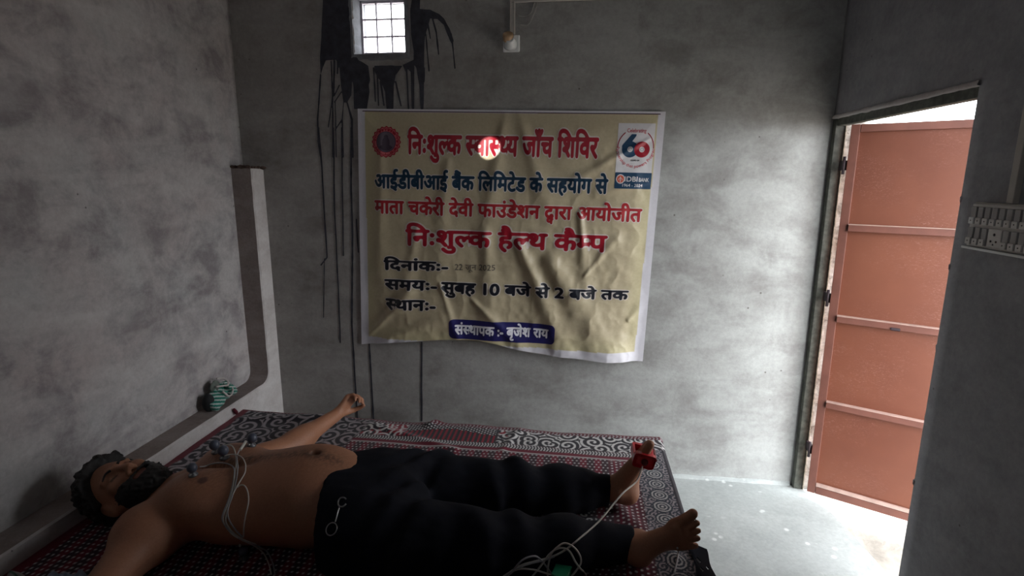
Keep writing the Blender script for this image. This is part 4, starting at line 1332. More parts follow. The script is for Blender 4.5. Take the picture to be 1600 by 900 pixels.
def hand(W_, D_, N_, curl, thumb_sign, scale=1.0):
    D_ = unit(D_); N_ = unit(np.array(N_) - D_ * (D_ @ np.array(N_))); S_ = np.cross(D_, N_) * thumb_sign
    p = lambda d_, s_, n_: W_ + (D_ * d_ + S_ * s_ + N_ * n_) * scale
    for s_ in (-0.026, -0.009, 0.009, 0.026):
        B.cap(p(0.012, s_ * 0.6, 0), p(0.082, s_, 0.004), 0.0145 * scale, 0.0125 * scale, 0.012)
    for i, (s_, l_) in enumerate(((0.029, 0.072), (0.010, 0.080), (-0.009, 0.074), (-0.027, 0.058))):
        a = math.radians(curl[0] - 6 * i); P0 = p(0.086, s_, 0.002)
        ang_ = 0
        for k, (fr_, cu_) in enumerate(((0.45, curl[0] + 5 * i), (0.30, curl[1]), (0.25, curl[2]))):
            ang_ += math.radians(cu_)
            P1 = P0 + (D_ * math.cos(ang_) + N_ * math.sin(ang_)) * l_ * fr_ * scale
            B.cap(P0, P1, (0.0096 - .0008 * k) * scale, (0.0088 - .0008 * k) * scale, 0.0035)
            P0 = P1
    t0 = p(0.022, 0.026, 0.008); t1 = p(0.052, 0.048, 0.024); t2 = p(0.078, 0.050, 0.044); t3 = p(0.094, 0.042, 0.060)
    B.cap(t0, t1, 0.0165 * scale, 0.0125 * scale, 0.010); B.cap(t1, t2, 0.0118 * scale, 0.0108 * scale, 0.004); B.cap(t2, t3, 0.0104 * scale, 0.0088 * scale, 0.003)
    return p


hand(WR, (0.40, 0.62, 0.62), (0.88, -0.30, -0.20), (38, 55, 35), 1, 0.92)
hand(np.array((-0.87, -1.68, 0.424)), (0.97, -0.10, -0.05), (0.05, 0.15, 1.0), (18, 25, 15), -1, 0.95)
# legs inside the trousers
KN = {1: (-0.205, -0.955, 0.470), -1: (-0.205, -1.240, 0.472)}
HP = {1: (-0.60, -1.035, 0.475), -1: (-0.60, -1.215, 0.475)}
AN = {1: (0.150, -0.888, 0.443), -1: (0.190, -1.142, 0.440)}
for g in (1, -1):
    B.cap(HP[g], KN[g], 0.088, 0.052, 0.04); B.cap(KN[g], (np.array(KN[g]) * .6 + np.array(AN[g]) * .4), 0.052, 0.050, 0.03)
    B.cap((np.array(KN[g]) * .6 + np.array(AN[g]) * .4), AN[g], 0.050, 0.034, 0.03)


def foot(Hh, T_, U_, g, spread=1.0, sc=1.0):
    """Hh heel point, T_ heel to toes, U_ towards the instep, g=+1 when the big toe side is cross(T,U)"""
    T_ = unit(T_); U_ = unit(np.array(U_) - T_ * (T_ @ np.array(U_))); S_ = np.cross(T_, U_) * g
    p = lambda t, s_, u: np.array(Hh) + (T_ * t + S_ * s_ + U_ * u) * sc
    B.ell(p(0.022, 0, 0.030), (0.034, 0.031, 0.033), 0.02, np.array([T_, S_, U_]))
    B.cap(p(0.03, 0, 0.070), p(0.03, 0, 0.030), 0.033, 0.031, 0.025)
    B.cap(p(0.045, 0.002, 0.062), p(0.150, 0.008, 0.030), 0.036, 0.025, 0.025)
    B.cap(p(0.02, -0.004, 0.022), p(0.150, -0.026, 0.018), 0.020, 0.017, 0.02)
    B.cap(p(0.172, 0.024, 0.022), p(0.152, -0.030, 0.018), 0.0205, 0.0165, 0.018)
    toes = ((0.030, 0.190, 0.238, 0.0150, 0.0135), (0.008, 0.182, 0.232, 0.0100, 0.0088), (-0.008, 0.175, 0.222, 0.0095, 0.0085), (-0.023, 0.166, 0.208, 0.0092, 0.0082), (-0.037, 0.152, 0.190, 0.0092, 0.0082))
    for i, (s_, t0, t1, r0, r1) in enumerate(toes):
        s2 = s_ * spread
        m_ = (t0 + t1) / 2
        B.cap(p(t0, s_, 0.020), p(m_, (s_ + s2) / 2, 0.020), r0, r0 * .92, 0.006)
        B.cap(p(m_, (s_ + s2) / 2, 0.020), p(t1, s2, 0.012 if i else 0.015), r0 * .92, r1, 0.003)
    B.cap(p(0.035, 0.030, 0.066), p(0.035, -0.028, 0.060), 0.016, 0.015, 0.02)     # ankle bones
    return p


pf_far = foot((0.208, -0.897, 0.412), (0.20, -0.09, 0.97), (-0.97, 0.0, 0.20), 1, 1.05)
pf_near = foot((0.1925, -1.112, 0.420), (0.72, -0.37, 0.585), (-0.44, -0.90, -0.02), -1, 1.35, 0.92)
_z = (B.lo[2] + H_ * np.arange(B.n[2]))[None, None, :]
B.D = np.maximum(B.D, (0.3835 - _z).astype('f'))
Vb, Fb = B.mesh()
Vb = vsmooth(Vb, Fb, 2, 0.5)
# skin tone, body hair, darker points
skin = np.array([0.39, 0.18, 0.105]); hairc = np.array([0.035, 0.022, 0.018])
Cs = np.zeros_like(Vb) + skin
x, y, z = Vb.T
Cs *= (0.92 + 0.16 * fbm(x * 14, y * 14, z * 14, 3))[:, None]
def tint(m, c, k=1.0):
    m = np.clip(m * k, 0, 1)[:, None]; Cs[:] = Cs * (1 - m) + np.array(c) * m
strand = sstep(.38, .62, vn(x * 330, y * 150, z * 60)) * .7 + .3
mid = np.exp(-((y + 1.135 + 0.08 * (x + 0.9) * 0) / 0.022) ** 2) * sstep(-1.10, -1.02, x) * sstep(-0.64, -0.70, x) * (z > .56)
tint(mid * strand, hairc, .62)
chest = np.exp(-(((x + 1.04) / .10) ** 2 + ((y + 1.16) / .12) ** 2)) * (z > .54)
tint(chest * strand, hairc, .50)
tint(np.exp(-(((x + .74) / .09) ** 2 + ((y + 1.13) / .09) ** 2)) * (z > .55) * strand, hairc, .25)
for yy_ in (-1.058, -1.255):
    tint(sstep(.016, .010, np.sqrt((x + 1.035) ** 2 + (y - yy_) ** 2)) * (z > .55), (0.10, 0.045, 0.035), .9)
tint(sstep(.05, .0, np.sqrt((x + .762) ** 2 + (y + 1.118) ** 2)) * (z > .58), (0.10, 0.05, 0.035), .5)
tint(sstep(.205, .245, x) * (y > -1.02) * (z < .62), (0.42, 0.25, 0.18), .6)
lu = (Vb - HC) @ HR.T
hd_ = np.linalg.norm(Vb - HC, axis=1) < .16
tint(hd_ * sstep(.012, .006, np.abs(lu[:, 0] + .063)) * (np.abs(lu[:, 1]) < .024) * (lu[:, 2] > .07), (0.24, 0.09, 0.08), .8)
tint(hd_ * sstep(.004, .0015, np.abs(lu[:, 0] - .002)) * (np.abs(np.abs(lu[:, 1]) - .031) < .013) * (lu[:, 2] > .06), hairc, .9)
tint(sstep(.10, .04, np.sqrt((x + 1.15) ** 2 + (y + 1.42) ** 2)) * (z < .47), hairc, .3)
M_SKIN = col_mat('skin', 0.52, 0.0006, 420, 0.4, 0.0, 0.06)
person = empty('person', (-0.6, -1.13, ZB), 'bare-chested bearded man in black trousers lying on his back on the bed', 'person')
body = link('body', fast_mesh(Vb, Fb, Cs), M_SKIN, person, True)

# hair and beard: thick uneven curls
def shell(name, fn, lo, hi, h=0.0036, mat=None):
    G = Field(lo, hi, h)
    sl, (X, Y, Z) = G.sub(np.array(lo), np.array(hi), 0)
    G.D[sl] = fn(X, Y, Z)
    V, F = G.mesh()
    return link(name, fast_mesh(V, F), mat, person, True)


def eld(L, c, r):
    k0 = np.sqrt(sum(((L[i] - c[i]) / r[i]) ** 2 for i in range(3))); k1 = np.sqrt(sum(((L[i] - c[i]) / r[i] ** 2) ** 2 for i in range(3)))
    return k0 * (k0 - 1) / np.maximum(k1, 1e-6)


def loc(X, Y, Z):
    P = [X - HC[0], Y - HC[1], Z - HC[2]]
    return [HR[i][0] * P[0] + HR[i][1] * P[1] + HR[i][2] * P[2] for i in range(3)]


M_HAIR = plain('black_hair', (0.012, 0.010, 0.010), 0.55, var=0.5, scale=300, bump=0.001)


def hair_fn(X, Y, Z):
    L = loc(X, Y, Z)
    n_ = np.abs(fbm(X * 60, Y * 60, Z * 60, 2) - .5) * 0.030 + 0.016 * (fbm(X * 22, Y * 22, Z * 22, 2) - .5)
    d_ = eld(L, (0.032, 0, -0.012), (0.096, 0.077, 0.096)) - 0.014 - n_ - 0.012 * sstep(.05, .12, L[0])
    c_ = (-.62 * L[0] + .78 * L[2]) + 0.006 - 0.010 * (fbm(X * 80, Y * 80, Z * 80, 2) - .5)
    ear = 0.030 - np.sqrt((L[0] + .002) ** 2 + (np.abs(L[1]) - .082) ** 2 + (L[2] + .004) ** 2)
    d_ = np.maximum(np.maximum(d_, c_), ear)
    return np.maximum(d_, 0.386 - Z)


def beard_fn(X, Y, Z):
    L = loc(X, Y, Z)
    n_ = np.abs(fbm(X * 70, Y * 70, Z * 70, 2) - .5) * 0.024
    d1 = eld(L, (-0.052, 0, 0.030), (0.074, 0.060, 0.066)) - 0.009 - n_
    d2 = eld(L, (-0.098, 0, 0.058), (0.034, 0.036, 0.036)) - 0.006 - n_
    h_ = np.clip(.5 + .5 * (d1 - d2) / .03, 0, 1); d_ = d1 * (1 - h_) + d2 * h_ - .03 * h_ * (1 - h_)
    topl = L[0] + 0.036 + 0.25 * np.maximum(L[2] - .05, 0) - 0.55 * np.maximum(np.abs(L[1]) - 0.030, 0)
    mouth = 0.0135 - np.sqrt((L[0] + .063) ** 2 * 1.3 + np.maximum(np.abs(L[1]) - .016, 0) ** 2 + np.maximum(0.075 - L[2], 0) ** 2)
    nose = 0.019 - np.sqrt((L[0] + .024) ** 2 + L[1] ** 2 + (L[2] - .108) ** 2)
    inner = -(L[2] + 0.02)
    return np.maximum(np.maximum(np.maximum(d_, topl), np.maximum(mouth, nose)), inner)


shell('hair', hair_fn, (-1.56, -1.32, 0.37), (-1.20, -1.00, 0.66), 0.004, M_HAIR)
shell('beard', beard_fn, (-1.40, -1.30, 0.42), (-1.18, -1.04, 0.68), 0.0034, M_HAIR)
for sg in (-1, 1):
    tube('eyebrow', catmull([hp(0.024, sg * 0.014, 0.093), hp(0.030, sg * 0.030, 0.088), hp(0.026, sg * 0.049, 0.072)], 5), lambda t: 0.0042 * (1 - 0.6 * t), M_HAIR, person)

# trousers -------------------------------------------------------------------
Tf = Field((-0.76, -1.48, 0.372), (0.24, -0.74, 0.68), 0.0048)
Tf.ell((-0.60, -1.125, 0.490), (0.155, 0.205, 0.112), 0.05)
Tf.ell((-0.74, -1.135, 0.500), (0.15, 0.182, 0.122), 0.05)
Tf.cap((-0.58, -0.97, 0.460), (-0.42, -0.955, 0.462), 0.095, 0.095, 0.05)
Tf.cap((-0.60, -1.26, 0.455), (-0.40, -1.27, 0.458), 0.098, 0.095, 0.05)
for g in (1, -1):
    k_ = np.array(KN[g]); h2 = np.array(HP[g]); a2 = np.array(AN[g])
    Tf.cap(h2 + [0, 0.01 * g, 0], k_ + [0, 0, -0.004], 0.112, 0.083, 0.05)
    Tf.cap(k_ + [0, 0, -0.004], k_ * .5 + a2 * .5 + [0, 0, -0.006], 0.083, 0.073, 0.04)
    Tf.cap(k_ * .5 + a2 * .5 + [0, 0, -0.006], a2 + [0.03, 0.0, 0.004], 0.073, 0.040, 0.04)
Tf.ell((-0.50, -1.13, 0.545), (0.07, 0.05, 0.05), 0.04)
sl, (X, Y, Z) = Tf.sub(np.array((-0.76, -1.48, 0.372)), np.array((0.24, -0.74, 0.68)), 0)
D_ = Tf.D[sl]
waist = -(X - (-0.715 + 0.10 * (-1.0 - Y) + 0.10 * (.60 - Z))) / 1.02
hemF = (X - (0.126 + 0.05 * (Z - .44))); hemN = (X - (0.176 + 0.10 * (Z - .44)))
hem = np.where(Y > -1.02, hemF, hemN)
gap = 0.3815 - Z
fold = 0.009 * np.sin((X * 46 + (Y + 1.1) * 26 + 3 * fbm(X * 6, Y * 6, Z * 6, 2))) * np.exp(-((X + 0.20) / .12) ** 2)
fold += 0.008 * np.sin((X * 70 - (Y + 1.1) * 30 + 4 * fbm(X * 9, Y * 9, Z * 9, 2))) * np.exp(-((X + 0.46) / .08) ** 2)
fold += 0.006 * (fbm(X * 9, Y * 16, Z * 16, 3) - .5) * 2
fold += 0.007 * np.sin(X * 60 + Y * 12) * sstep(-.02, .05, X) * sstep(.16, .06, X) * 0.6
D_ = np.maximum(np.maximum(D_ + fold, waist), hem)
Tf.D[sl] = np.maximum(D_, gap)
Vt, Ft = Tf.mesh(); Vt = vsmooth(Vt, Ft, 2, 0.5)
M_TROU = plain('black_trouser_cloth', (0.0055, 0.0065, 0.012), 0.85, var=0.2, scale=30, bump=0.0006, spec=0.2)
link('trousers', fast_mesh(Vt, Ft), M_TROU, person, True)

# ------------------------------------------------------------------ small things laid on the bed and the person
bpy.context.view_layer.update()


def tree(o):
    me = o.data; M_ = o.matrix_world
    return BVHTree.FromPolygons([M_ @ v.co for v in me.vertices], [p.vertices[:] for p in me.polygons])


TREES = [tree(o) for o in bpy.data.objects if o.name in ('body', 'trousers', 'bedsheet')]


SIGHT = Matrix(((0.99277, -0.02761, 0.11677), (0.11993, 0.19628, -0.97319), (0.00395, 0.98016, 0.19817)))


def touch(px, py, off=0.0):
    """point of the bed or the person met by the sight line through a pixel, lifted off along the surface normal"""
    d_ = (SIGHT @ Vector(((px - 800) / 852.0, (450 - py) / 852.0, -1))).normalized()
    best = None
    for t_ in TREES:
        h_ = t_.ray_cast(CAM_C, d_)
        if h_[0] is not None and (best is None or h_[3] < best[1][3]): best = (h_[0], h_)
    if best is None: return None, None
    n_ = best[1][1]
    if n_.dot(d_) > 0: n_ = -n_
    return best[0] + n_ * off, n_


def drape(pts, r, lift=0.0, n=6):
    P = []
    for p in pts:
        q, nn = touch(p[0], p[1], r + lift + (p[2] if len(p) > 2 else 0))
        if q is not None: P.append(q)
    # keep the wire clear of what it lies on between the touched points
    C_ = catmull(P, n)
    out = []
    for p in C_:
        z = None
        for t_ in TREES:
            h_ = t_.find_nearest(p)
            if h_[0] is not None:
                dv = p - h_[0]
                if dv.length < r or dv.dot(h_[1]) < 0 and dv.length < 0.03:
                    nn = h_[1] if h_[1].z > -0.2 else Vector((0, 0, 1))
                    p = h_[0] + nn * (r * 1.05)
        out.append(p)
    for _ in range(2):
        out = [out[0]] + [(out[i - 1] + out[i] * 2 + out[i + 1]) / 4 for i in range(1, len(out) - 1)] + [out[-1]]
    return out


M_LEAD = plain('cream_lead_wire', (0.60, 0.57, 0.52), 0.5, var=0.05)
M_LEADG = plain('grey_lead_wire', (0.36, 0.36, 0.38), 0.5, var=0.05)
M_RUBBER = plain('blue_grey_rubber', (0.075, 0.085, 0.12), 0.45, var=0.15)
M_CHROME = plain('nickel_plate', (0.45, 0.45, 0.45), 0.3, metal=1.0, var=0.03)
M_REDP = plain('red_plastic', (0.60, 0.015, 0.03), 0.35, var=0.06, coat=0.2)
M_REDD = plain('dark_red_plastic', (0.13, 0.01, 0.015), 0.4)
M_GREENP = plain('green_plastic', (0.02, 0.24, 0.12), 0.35, var=0.08, coat=0.2)


M_DULL = plain('tarnished_cup', (0.16, 0.16, 0.17), 0.5, metal=0.7)


def basis(n):
    n = n.normalized(); a = Vector((1, 0, 0)) if abs(n.x) < .9 else Vector((0, 1, 0))
    x = a.cross(n).normalized(); y = n.cross(x)
    return Matrix(((x.x, y.x, n.x, 0), (x.y, y.y, n.y, 0), (x.z, y.z, n.z, 0), (0, 0, 0, 1)))


for (px, py, s_, lab) in ((338, 703, 1.0, 'upper of two blue-grey suction bulbs side by side on the upper chest'),
                          (351, 712, 1.0, 'lower of two blue-grey suction bulbs side by side, with a cream wire plugged in'),
                          (393, 693, 1.0, 'blue-grey suction bulb on the far ribs above the wire splice'),
                          (302, 739, 0.9, 'blue-grey suction bulb beside the beard at the collarbone'),
                          (381, 868, 0.9, 'blue-grey suction bulb hanging at the near flank under the wires')):
    q, nn = touch(px, py + 4, 0.0)
    M_ = Matrix.Translation(q) @ basis((nn * .6 + Vector((0.1, -0.1, .8)))) @ Matrix.Scale(s_, 4)
    t0 = empty('suction_electrode', tuple(q), lab, 'electrode', 'chest suction electrodes')
    lathe('cup', [(0.013, 0.0), (0.0145, 0.002), (0.013, 0.006), (0.006, 0.010), (0.005, 0.014)], M_DULL, t0, M_, 18)
    lathe('bulb', [(0.005, 0.012), (0.011, 0.016), (0.0150, 0.023), (0.0155, 0.030), (0.0125, 0.038), (0.006, 0.0425), (0.001, 0.044)], M_RUBBER, t0, M_, 18)
    lathe('terminal', [(0.0028, 0.0), (0.0028, 0.012)], M_CHROME, t0, M_ @ Matrix.Translation((0.006, 0, 0.009)) @ Matrix.Rotation(math.radians(80), 4, 'Y'), 10)

R1 = 0.0020
WIRES = [
    ([(313, 734, .006), (323, 729), (335, 725), (348, 724), (359, 726), (366, 733), (366, 748), (359, 778), (350, 800), (348, 812), (357, 826), (370, 838), (384, 843), (400, 850), (416, 862), (426, 880), (430, 899)], M_LEADG, 'grey lead wire running from the collarbone bulb down to the near flank'),
    ([(349, 704, .012), (357, 702, .012), (364, 704, .012), (369, 714, .010), (371, 729, .006), (367, 748), (361, 778), (352, 800), (350, 815), (361, 831), (376, 841), (396, 850), (410, 864), (420, 882), (424, 899)], M_LEAD, 'cream lead wire from the paired bulbs, first to bend over the chest'),
    ([(352, 718, .010), (364, 715, .008), (378, 717, .006), (384, 725), (384, 738), (377, 751), (369, 764), (361, 782), (355, 802), (354, 816), (366, 832), (382, 842), (398, 848), (408, 858)], M_LEAD, 'cream lead wire making the small upper loop on the ribs'),
    ([(381, 701, .010), (375, 708, .008), (371, 717, .004), (372, 732), (370, 750), (365, 772), (358, 792), (357, 808), (368, 826), (380, 838)], M_LEADG, 'grey lead wire dropping straight from the splice sleeve'),
    ([(371, 763), (376, 759), (383, 760), (388, 770), (389, 785), (385, 803), (382, 820), (381, 838)], M_LEAD, 'cream lead wire making the lower loop at the side of the belly'),
]
for pts, m_, lab in WIRES:
    tag(tube('lead_wire', drape(pts, R1, 0.0012), R1, m_, None, 6), lab, 'wire', 'chest lead wires')
sl_ = drape([(383, 698, .012), (380, 703, .010), (376, 709, .008)], 0.0038, 0.001)
tag(tube('splice_sleeve', sl_, 0.0042, M_LEAD, None, 10), 'white plastic splice sleeve where the chest wires fan out', 'sleeve')
sl_ = drape([(376, 848, .004), (375, 855, .004)], 0.003, 0.001)
tag(tube('splice_sleeve', sl_, 0.0034, M_LEAD, None, 10), 'small white sleeve beneath the wires at the near flank', 'sleeve')

# foot clamp and its cable
fl = lambda t, s_, u: Vector(pf_far(t, s_, u))
T_f = (fl(1, 0, 0) - fl(0, 0, 0)); S_f = (fl(0, 1, 0) - fl(0, 0, 0)); U_f = (fl(0, 0, 1) - fl(0, 0, 0))
cb = fl(0.188, 0.0, 0.018)
FM = Matrix(((T_f.x, S_f.x, U_f.x, cb.x), (T_f.y, S_f.y, U_f.y, cb.y), (T_f.z, S_f.z, U_f.z, cb.z), (0, 0, 0, 1)))
cl = empty('red_limb_clamp', tuple(cb), 'red plastic limb clamp gripping the toes of the far foot', 'clamp')
box('jaw', (-0.026, 0.040, -0.030), (0.022, 0.048, 0.038), M_REDP, cl, 0.012, FM)
box('jaw', (-0.026, -0.046, -0.026), (0.000, -0.038, 0.034), M_REDP, cl, 0.010, FM)
box('side_band', (-0.022, -0.038, -0.029), (0.006, 0.0398, -0.020), M_REDP, cl, 0.003, FM)
box('side_band', (-0.022, -0.038, 0.028), (0.002, 0.0398, 0.036), M_REDP, cl, 0.002, FM)
lathe('spring_hinge', [(0.006, -0.030), (0.006, 0.030)], M_REDD, cl, FM @ Matrix.Translation((-0.004, -0.003, -0.034)) @ Matrix.Rotation(math.pi / 2, 4, 'X'), 12)
lathe('terminal_knob', [(0.010, 0.0), (0.011, 0.003), (0.009, 0.009), (0.004, 0.010)], M_REDD, cl, FM @ Matrix.Translation((-0.003, 0.0485, 0.002)) @ Matrix.Rotation(-math.pi / 2, 4, 'X'), 16)

R2 = 0.0026
def span(p0, p1, sag, n=14):
    return [p0.lerp(p1, i / n) + Vector((0, 0, -sag * math.sin(math.pi * i / n))) for i in range(n + 1)]


a0 = FM @ Vector((-0.014, 0.058, 0.006))
b0, _ = touch(903, 843, R2)
b1 = drape([(903, 843), (886, 857), (868, 867), (845, 874), (820, 880), (803, 888), (787, 899), (770, 915)], R2, 0.001)
path = catmull([a0, a0 + Vector((-0.02, -0.03, -0.035)), a0.lerp(b0, .35) + Vector((0, 0, -.015)), a0.lerp(b0, .7) + Vector((0, 0, -.018))] + b1[::3], 5)
tag(tube('clamp_cable', path, R2, M_LEAD, None, 8), 'white cable stretched from the red clamp down across the near leg', 'cable')
for pts, m_, lab in (([(856, 900), (855, 888), (857, 876), (861, 864), (870, 855), (880, 849), (890, 851), (899, 858), (905, 868), (906, 878), (900, 888), (893, 896)], M_LEAD, 'white cable standing in a tall loop over the near shin'),
                     ([(829, 899), (839, 887), (849, 875), (859, 864), (872, 856), (884, 857), (892, 864), (898, 876), (906, 887), (916, 902)], M_LEAD, 'white cable making the wider inner loop beside the green clamp'),
                     ([(783, 902), (797, 892), (812, 884), (830, 878), (848, 874), (866, 868)], M_LEADG, 'grey cable lying along the near shin toward the bottom edge'),
                     ([(790, 899), (802, 889), (815, 886), (835, 888), (852, 892), (870, 895)], M_LEAD, 'white cable running flat into the green clamp'),
                     ([(798, 893), (815, 874), (832, 868), (842, 872), (852, 882), (862, 893)], M_LEADG, 'thin grey cable in a low arch left of the tall white loop'),
                     ([(1058, 853), (1059, 866), (1057, 882), (1053, 899)], M_LEADG, 'dim grey cable beside the black strap at the bed end')):
    tag(tube('limb_cable', drape([(p[0], p[1], .003) for p in pts], R2, 0.001), R2, m_, None, 8), lab, 'cable', 'limb lead cables')
q, nn = touch(880, 896, 0.0)
GM = Matrix.Translation(q + Vector((0, 0, 0.004))) @ Matrix.Rotation(math.radians(-14), 4, 'Z') @ Matrix.Rotation(math.radians(8), 4, 'Y')
gc = empty('green_limb_clamp', tuple(q), 'green plastic limb clamp lying on the near trouser leg at the bottom edge', 'clamp')
box('jaw', (-0.022, -0.050, 0.0), (0.020, 0.020, 0.008), M_GREENP, gc, 0.003, GM)
box('jaw', (-0.022, -0.050, 0.017), (0.020, 0.018, 0.025), M_GREENP, gc, 0.003, GM)
box('spring_block', (-0.014, -0.010, 0.0085), (0.014, 0.006, 0.0165), M_DARK, gc, 0.001, GM)
box('jaw_tab', (0.018, -0.040, 0.002), (0.034, -0.018, 0.010), M_GREENP, gc, 0.002, GM)

# hook and ring on the waistband
hk = empty('key_hook', tuple(touch(531, 800, 0.0)[0]), 'silver snap hook with split ring lying on the black trouser hip', 'key hook')
tube('hook', drape([(541, 781), (538, 778.5), (533, 779), (529.5, 783), (529, 789), (532, 792.5), (537, 792), (541, 788)], 0.0020, 0.001, 5), 0.0020, M_CHROME, hk, 8)
tube('swivel_bar', drape([(531, 792), (528.5, 801), (526, 811), (524.5, 816)], 0.0018, 0.001, 5), 0.0018, M_CHROME, hk, 8)
q, nn = touch(519, 827, 0.0035)
Bn = Matrix.Translation(q) @ basis(nn)
rp = [Bn @ Vector((0.0155 * math.cos(a), 0.0155 * math.sin(a), 0)) for a in np.linspace(0, 2 * math.pi, 28, endpoint=False)]
tube('split_ring', rp, 0.0015, M_CHROME, hk, 8, True)

# black perforated strap along the foot end of the bed
M_STRAP = plain('black_strap', (0.006, 0.007, 0.012), 0.9, var=0.2, spec=0.1)
su = np.arange(-1.50, -1.055, 0.0022); sv = np.arange(-0.034, 0.034, 0.0022)
GU, GVv = np.meshgrid(su, sv)
Fs = np.minimum(0.029 + 0.004 * np.sin(GU * 40) - np.abs(GVv), np.minimum(-1.062 - GU, GU + 1.495))
for k in range(18):
    cy = -1.135 - 0.021 * k
    big = (k in (0,))
    cx = (0.010 if k % 2 else -0.012)
    rr = 0.0085 if big else 0.0034 + 0.0014 * (k % 3)
    Fs = np.minimum(Fs, (np.abs(GVv - cx) + np.abs(GU - cy) * 0.55) - rr)
v2, fs = march(Fs, su[0], sv[0], 0.0022)
v2 = np.array(v2)
XX = 0.374 + v2[:, 1] * 0.92; ZZ = 0.396 - 0.35 * np.maximum(v2[:, 1] + .02, 0) + 0.004 * np.sin(v2[:, 0] * 30)
st_ = link('perforated_strap', pydata(np.stack([XX, v2[:, 0], ZZ], 1), fs), M_STRAP)
md = st_.modifiers.new('s', 'SOLIDIFY'); md.thickness = 0.003
tag(st_, 'black perforated strap hanging over the foot end of the bed under the near foot', 'strap')


# ------------------------------------------------------------------ cloths
def fold_cloth(name, o, ux, uy, w_, h_, amp, pal, lab, cat, nx=90, ny=60, seed=0):
    u = np.linspace(0, 1, nx); v = np.linspace(0, 1, ny)
    U_, V_ = np.meshgrid(u, v, indexing='ij')
    z = amp * (np.abs(fbm(U_ * 4 + seed, V_ * 3, seed, 3) - .5) * 2.4 + .45 * np.abs(np.sin(U_ * 9 + 3 * V_ + 2 * fbm(U_ * 3, V_ * 3, seed + 4))))
    z *= sstep(0, .12, np.minimum(np.minimum(U_, 1 - U_), np.minimum(V_, 1 - V_))) * .8 + .2
    wx_ = U_ + .10 * (fbm(U_ * 3, V_ * 3, seed + 9) - .5); wy_ = V_ + .22 * (fbm(U_ * 3, V_ * 3, seed + 12) - .5)
    P = np.array(o) + (wx_ * w_)[..., None] * np.array(ux) + (wy_ * h_)[..., None] * np.array(uy) + z[..., None] * np.array([0, 0, 1.0])
    ids = np.arange(nx * ny).reshape(nx, ny)
    q = np.stack([ids[:-1, :-1], ids[1:, :-1], ids[1:, 1:], ids[:-1, 1:]], -1).reshape(-1, 4)
    ob = link(name, fast_mesh(P.reshape(-1, 3), q, pal(U_, V_).reshape(-1, 3)), M_CLOTH, None, True)
    m = ob.modifiers.new('s', 'SOLIDIFY'); m.thickness = 0.002
    return tag(ob, lab, cat)


M_CLOTH = col_mat('striped_cotton', 0.85, 0.0006, 700, 0.2, 0.2)


def pal1(U, V):
    c = np.zeros(U.shape + (3,)) + np.array([0.30, 0.30, 0.30])
    f_ = (V * 5.5) % 1
    c[f_ < .28] = (0.30, 0.05, 0.06); c[(f_ > .45) & (f_ < .62)] = (0.05, 0.11, 0.08); c[(f_ > .8)] = (0.45, 0.42, 0.40)
    return c


def pal2(U, V):
    return np.zeros(U.shape + (3,)) + np.array([0.30, 0.37, 0.50]) * (0.9 + .2 * (U[..., None] > .8))


fold_cloth('folded_cloth', (-1.50, -1.60, 0.388), (1, -0.10, 0), (0.15, 1, 0), 0.27, 0.165, 0.045, pal1, 'crumpled red, green and grey striped cloth in the dark near corner of the bed', 'cloth', seed=3)
fold_cloth('pale_cloth', (-1.345, -1.535, 0.425), (1, 0.05, 0), (0.05, 1, 0), 0.125, 0.085, 0.030, pal2, 'small pale blue cloth lying on the striped one beside the upper arm', 'cloth', 50, 40, seed=8)

# bundled striped cloth on the plinth
Gf = Field((-1.66, -0.56, 0.42), (-1.48, -0.30, 0.60), 0.0030, 0.04)
cA = np.array((-1.575, -0.415, 0.480))
Gf.cap(cA + [0.012, -0.052, -0.012], cA + [0.014, 0.050, 0.020], 0.028, 0.024, 0.01)
Gf.cap(cA + [-0.010, -0.045, 0.006], cA + [-0.012, 0.048, 0.034], 0.026, 0.020, 0.01)
Gf.cap(cA + [0.020, 0.058, 0.004], cA + [-0.006, 0.064, 0.036], 0.020, 0.016, 0.012)
Gf.ell(cA + [0.006, 0.014, 0.040], (0.020, 0.038, 0.022), 0.006, None, True)
Gf.ell(cA + [0.030, 0.014, 0.014], (0.014, 0.020, 0.010), 0.006, None, True)
sl, (X, Y, Z) = Gf.sub(np.array((-1.66, -0.56, 0.42)), np.array((-1.48, -0.30, 0.60)), 0)
Gf.D[sl] = Gf.D[sl] + 0.010 * (fbm(X * 28, Y * 28, Z * 28, 3) - .5) + 0.0035 * np.sin(Y * 120 + Z * 90 + 5 * fbm(X * 12, Y * 12, Z * 12))
Gf.D[sl] = np.maximum(Gf.D[sl], 0.4415 - Z)
Vg, Fg = Gf.mesh(); Vg = vsmooth(Vg, Fg, 1)
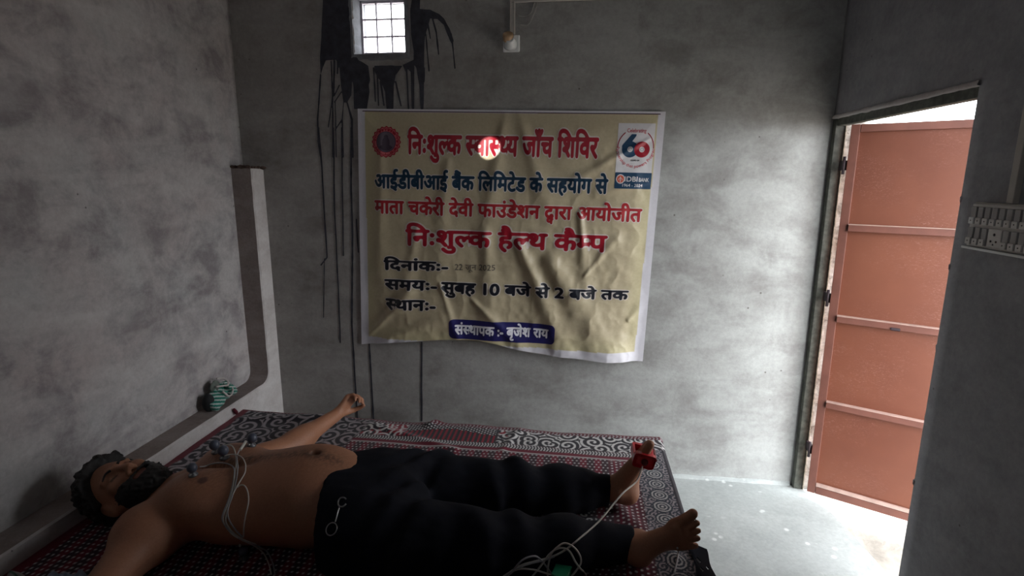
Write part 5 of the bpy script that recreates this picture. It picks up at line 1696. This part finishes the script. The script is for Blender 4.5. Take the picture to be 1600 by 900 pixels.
k_ = Vg[:, 2] * 1.0 + 0.35 * Vg[:, 1] + 0.012 * (fbm(Vg[:, 0] * 20, Vg[:, 1] * 20, Vg[:, 2] * 20) - .5)
f_ = (k_ / 0.0155) % 1
cg = np.where((f_ < .62)[:, None], np.array([0.015, 0.20, 0.14]), np.array([0.50, 0.56, 0.54]))
cg[(f_ > .30) & (f_ < .38)] = (0.02, 0.08, 0.08)
bd = empty('cloth_bundle', tuple(cA - [0, 0, 0.04]), 'bundled teal and white striped cloth on the plinth in the left corner', 'cloth')
link('wrap', fast_mesh(Vg, Fg, cg), M_CLOTH, bd, True)
M_DKCL = plain('dark_cloth', (0.022, 0.024, 0.026), 0.9)
M_GYCL = plain('grey_green_cloth', (0.13, 0.15, 0.13), 0.9, var=0.3)
# dark cloth end on the camera side and a raised flap with a pale hem
for nm, c_, r_, m_, sd in (('dark_end', cA + [-0.008, -0.066, 0.0], (0.026, 0.020, 0.042), M_DKCL, 3.0), ('flap', cA + [-0.014, -0.006, 0.052], (0.008, 0.032, 0.026), M_GYCL, 7.0)):
    Q = Field(c_ - 0.07, c_ + 0.07, 0.0032, 0.04)
    Q.ell(c_, r_, 0.0)
    sl, (X, Y, Z) = Q.sub(c_ - 0.07, c_ + 0.07, 0)
    Q.D[sl] = np.maximum(Q.D[sl] + 0.008 * (fbm(X * 30, Y * 30, Z * 30 + sd, 3) - .5), 0.4412 - Z)
    V_q, F_q = Q.mesh()
    link(nm, fast_mesh(V_q, F_q), m_, bd, True)
hem_p = [cA + [0.006, -0.024, 0.058], cA + [0.018, 0.012, 0.050], cA + [0.022, 0.034, 0.046], cA + [0.016, 0.042, 0.060], cA + [0.0, 0.034, 0.075], cA + [-0.012, 0.008, 0.083]]
M_HEMW = plain('off_white_hem', (0.50, 0.46, 0.44), 0.8)
tube('hem', catmull([Vector(p) for p in hem_p], 6), 0.0042, M_HEMW, bd)
tube('hem', catmull([Vector(cA + q_) for q_ in ([0.030, -0.018, 0.036], [0.042, -0.004, 0.010], [0.044, 0.018, 0.006], [0.038, 0.040, 0.022], [0.024, 0.046, 0.042])], 6), 0.0040, M_HEMW, bd)
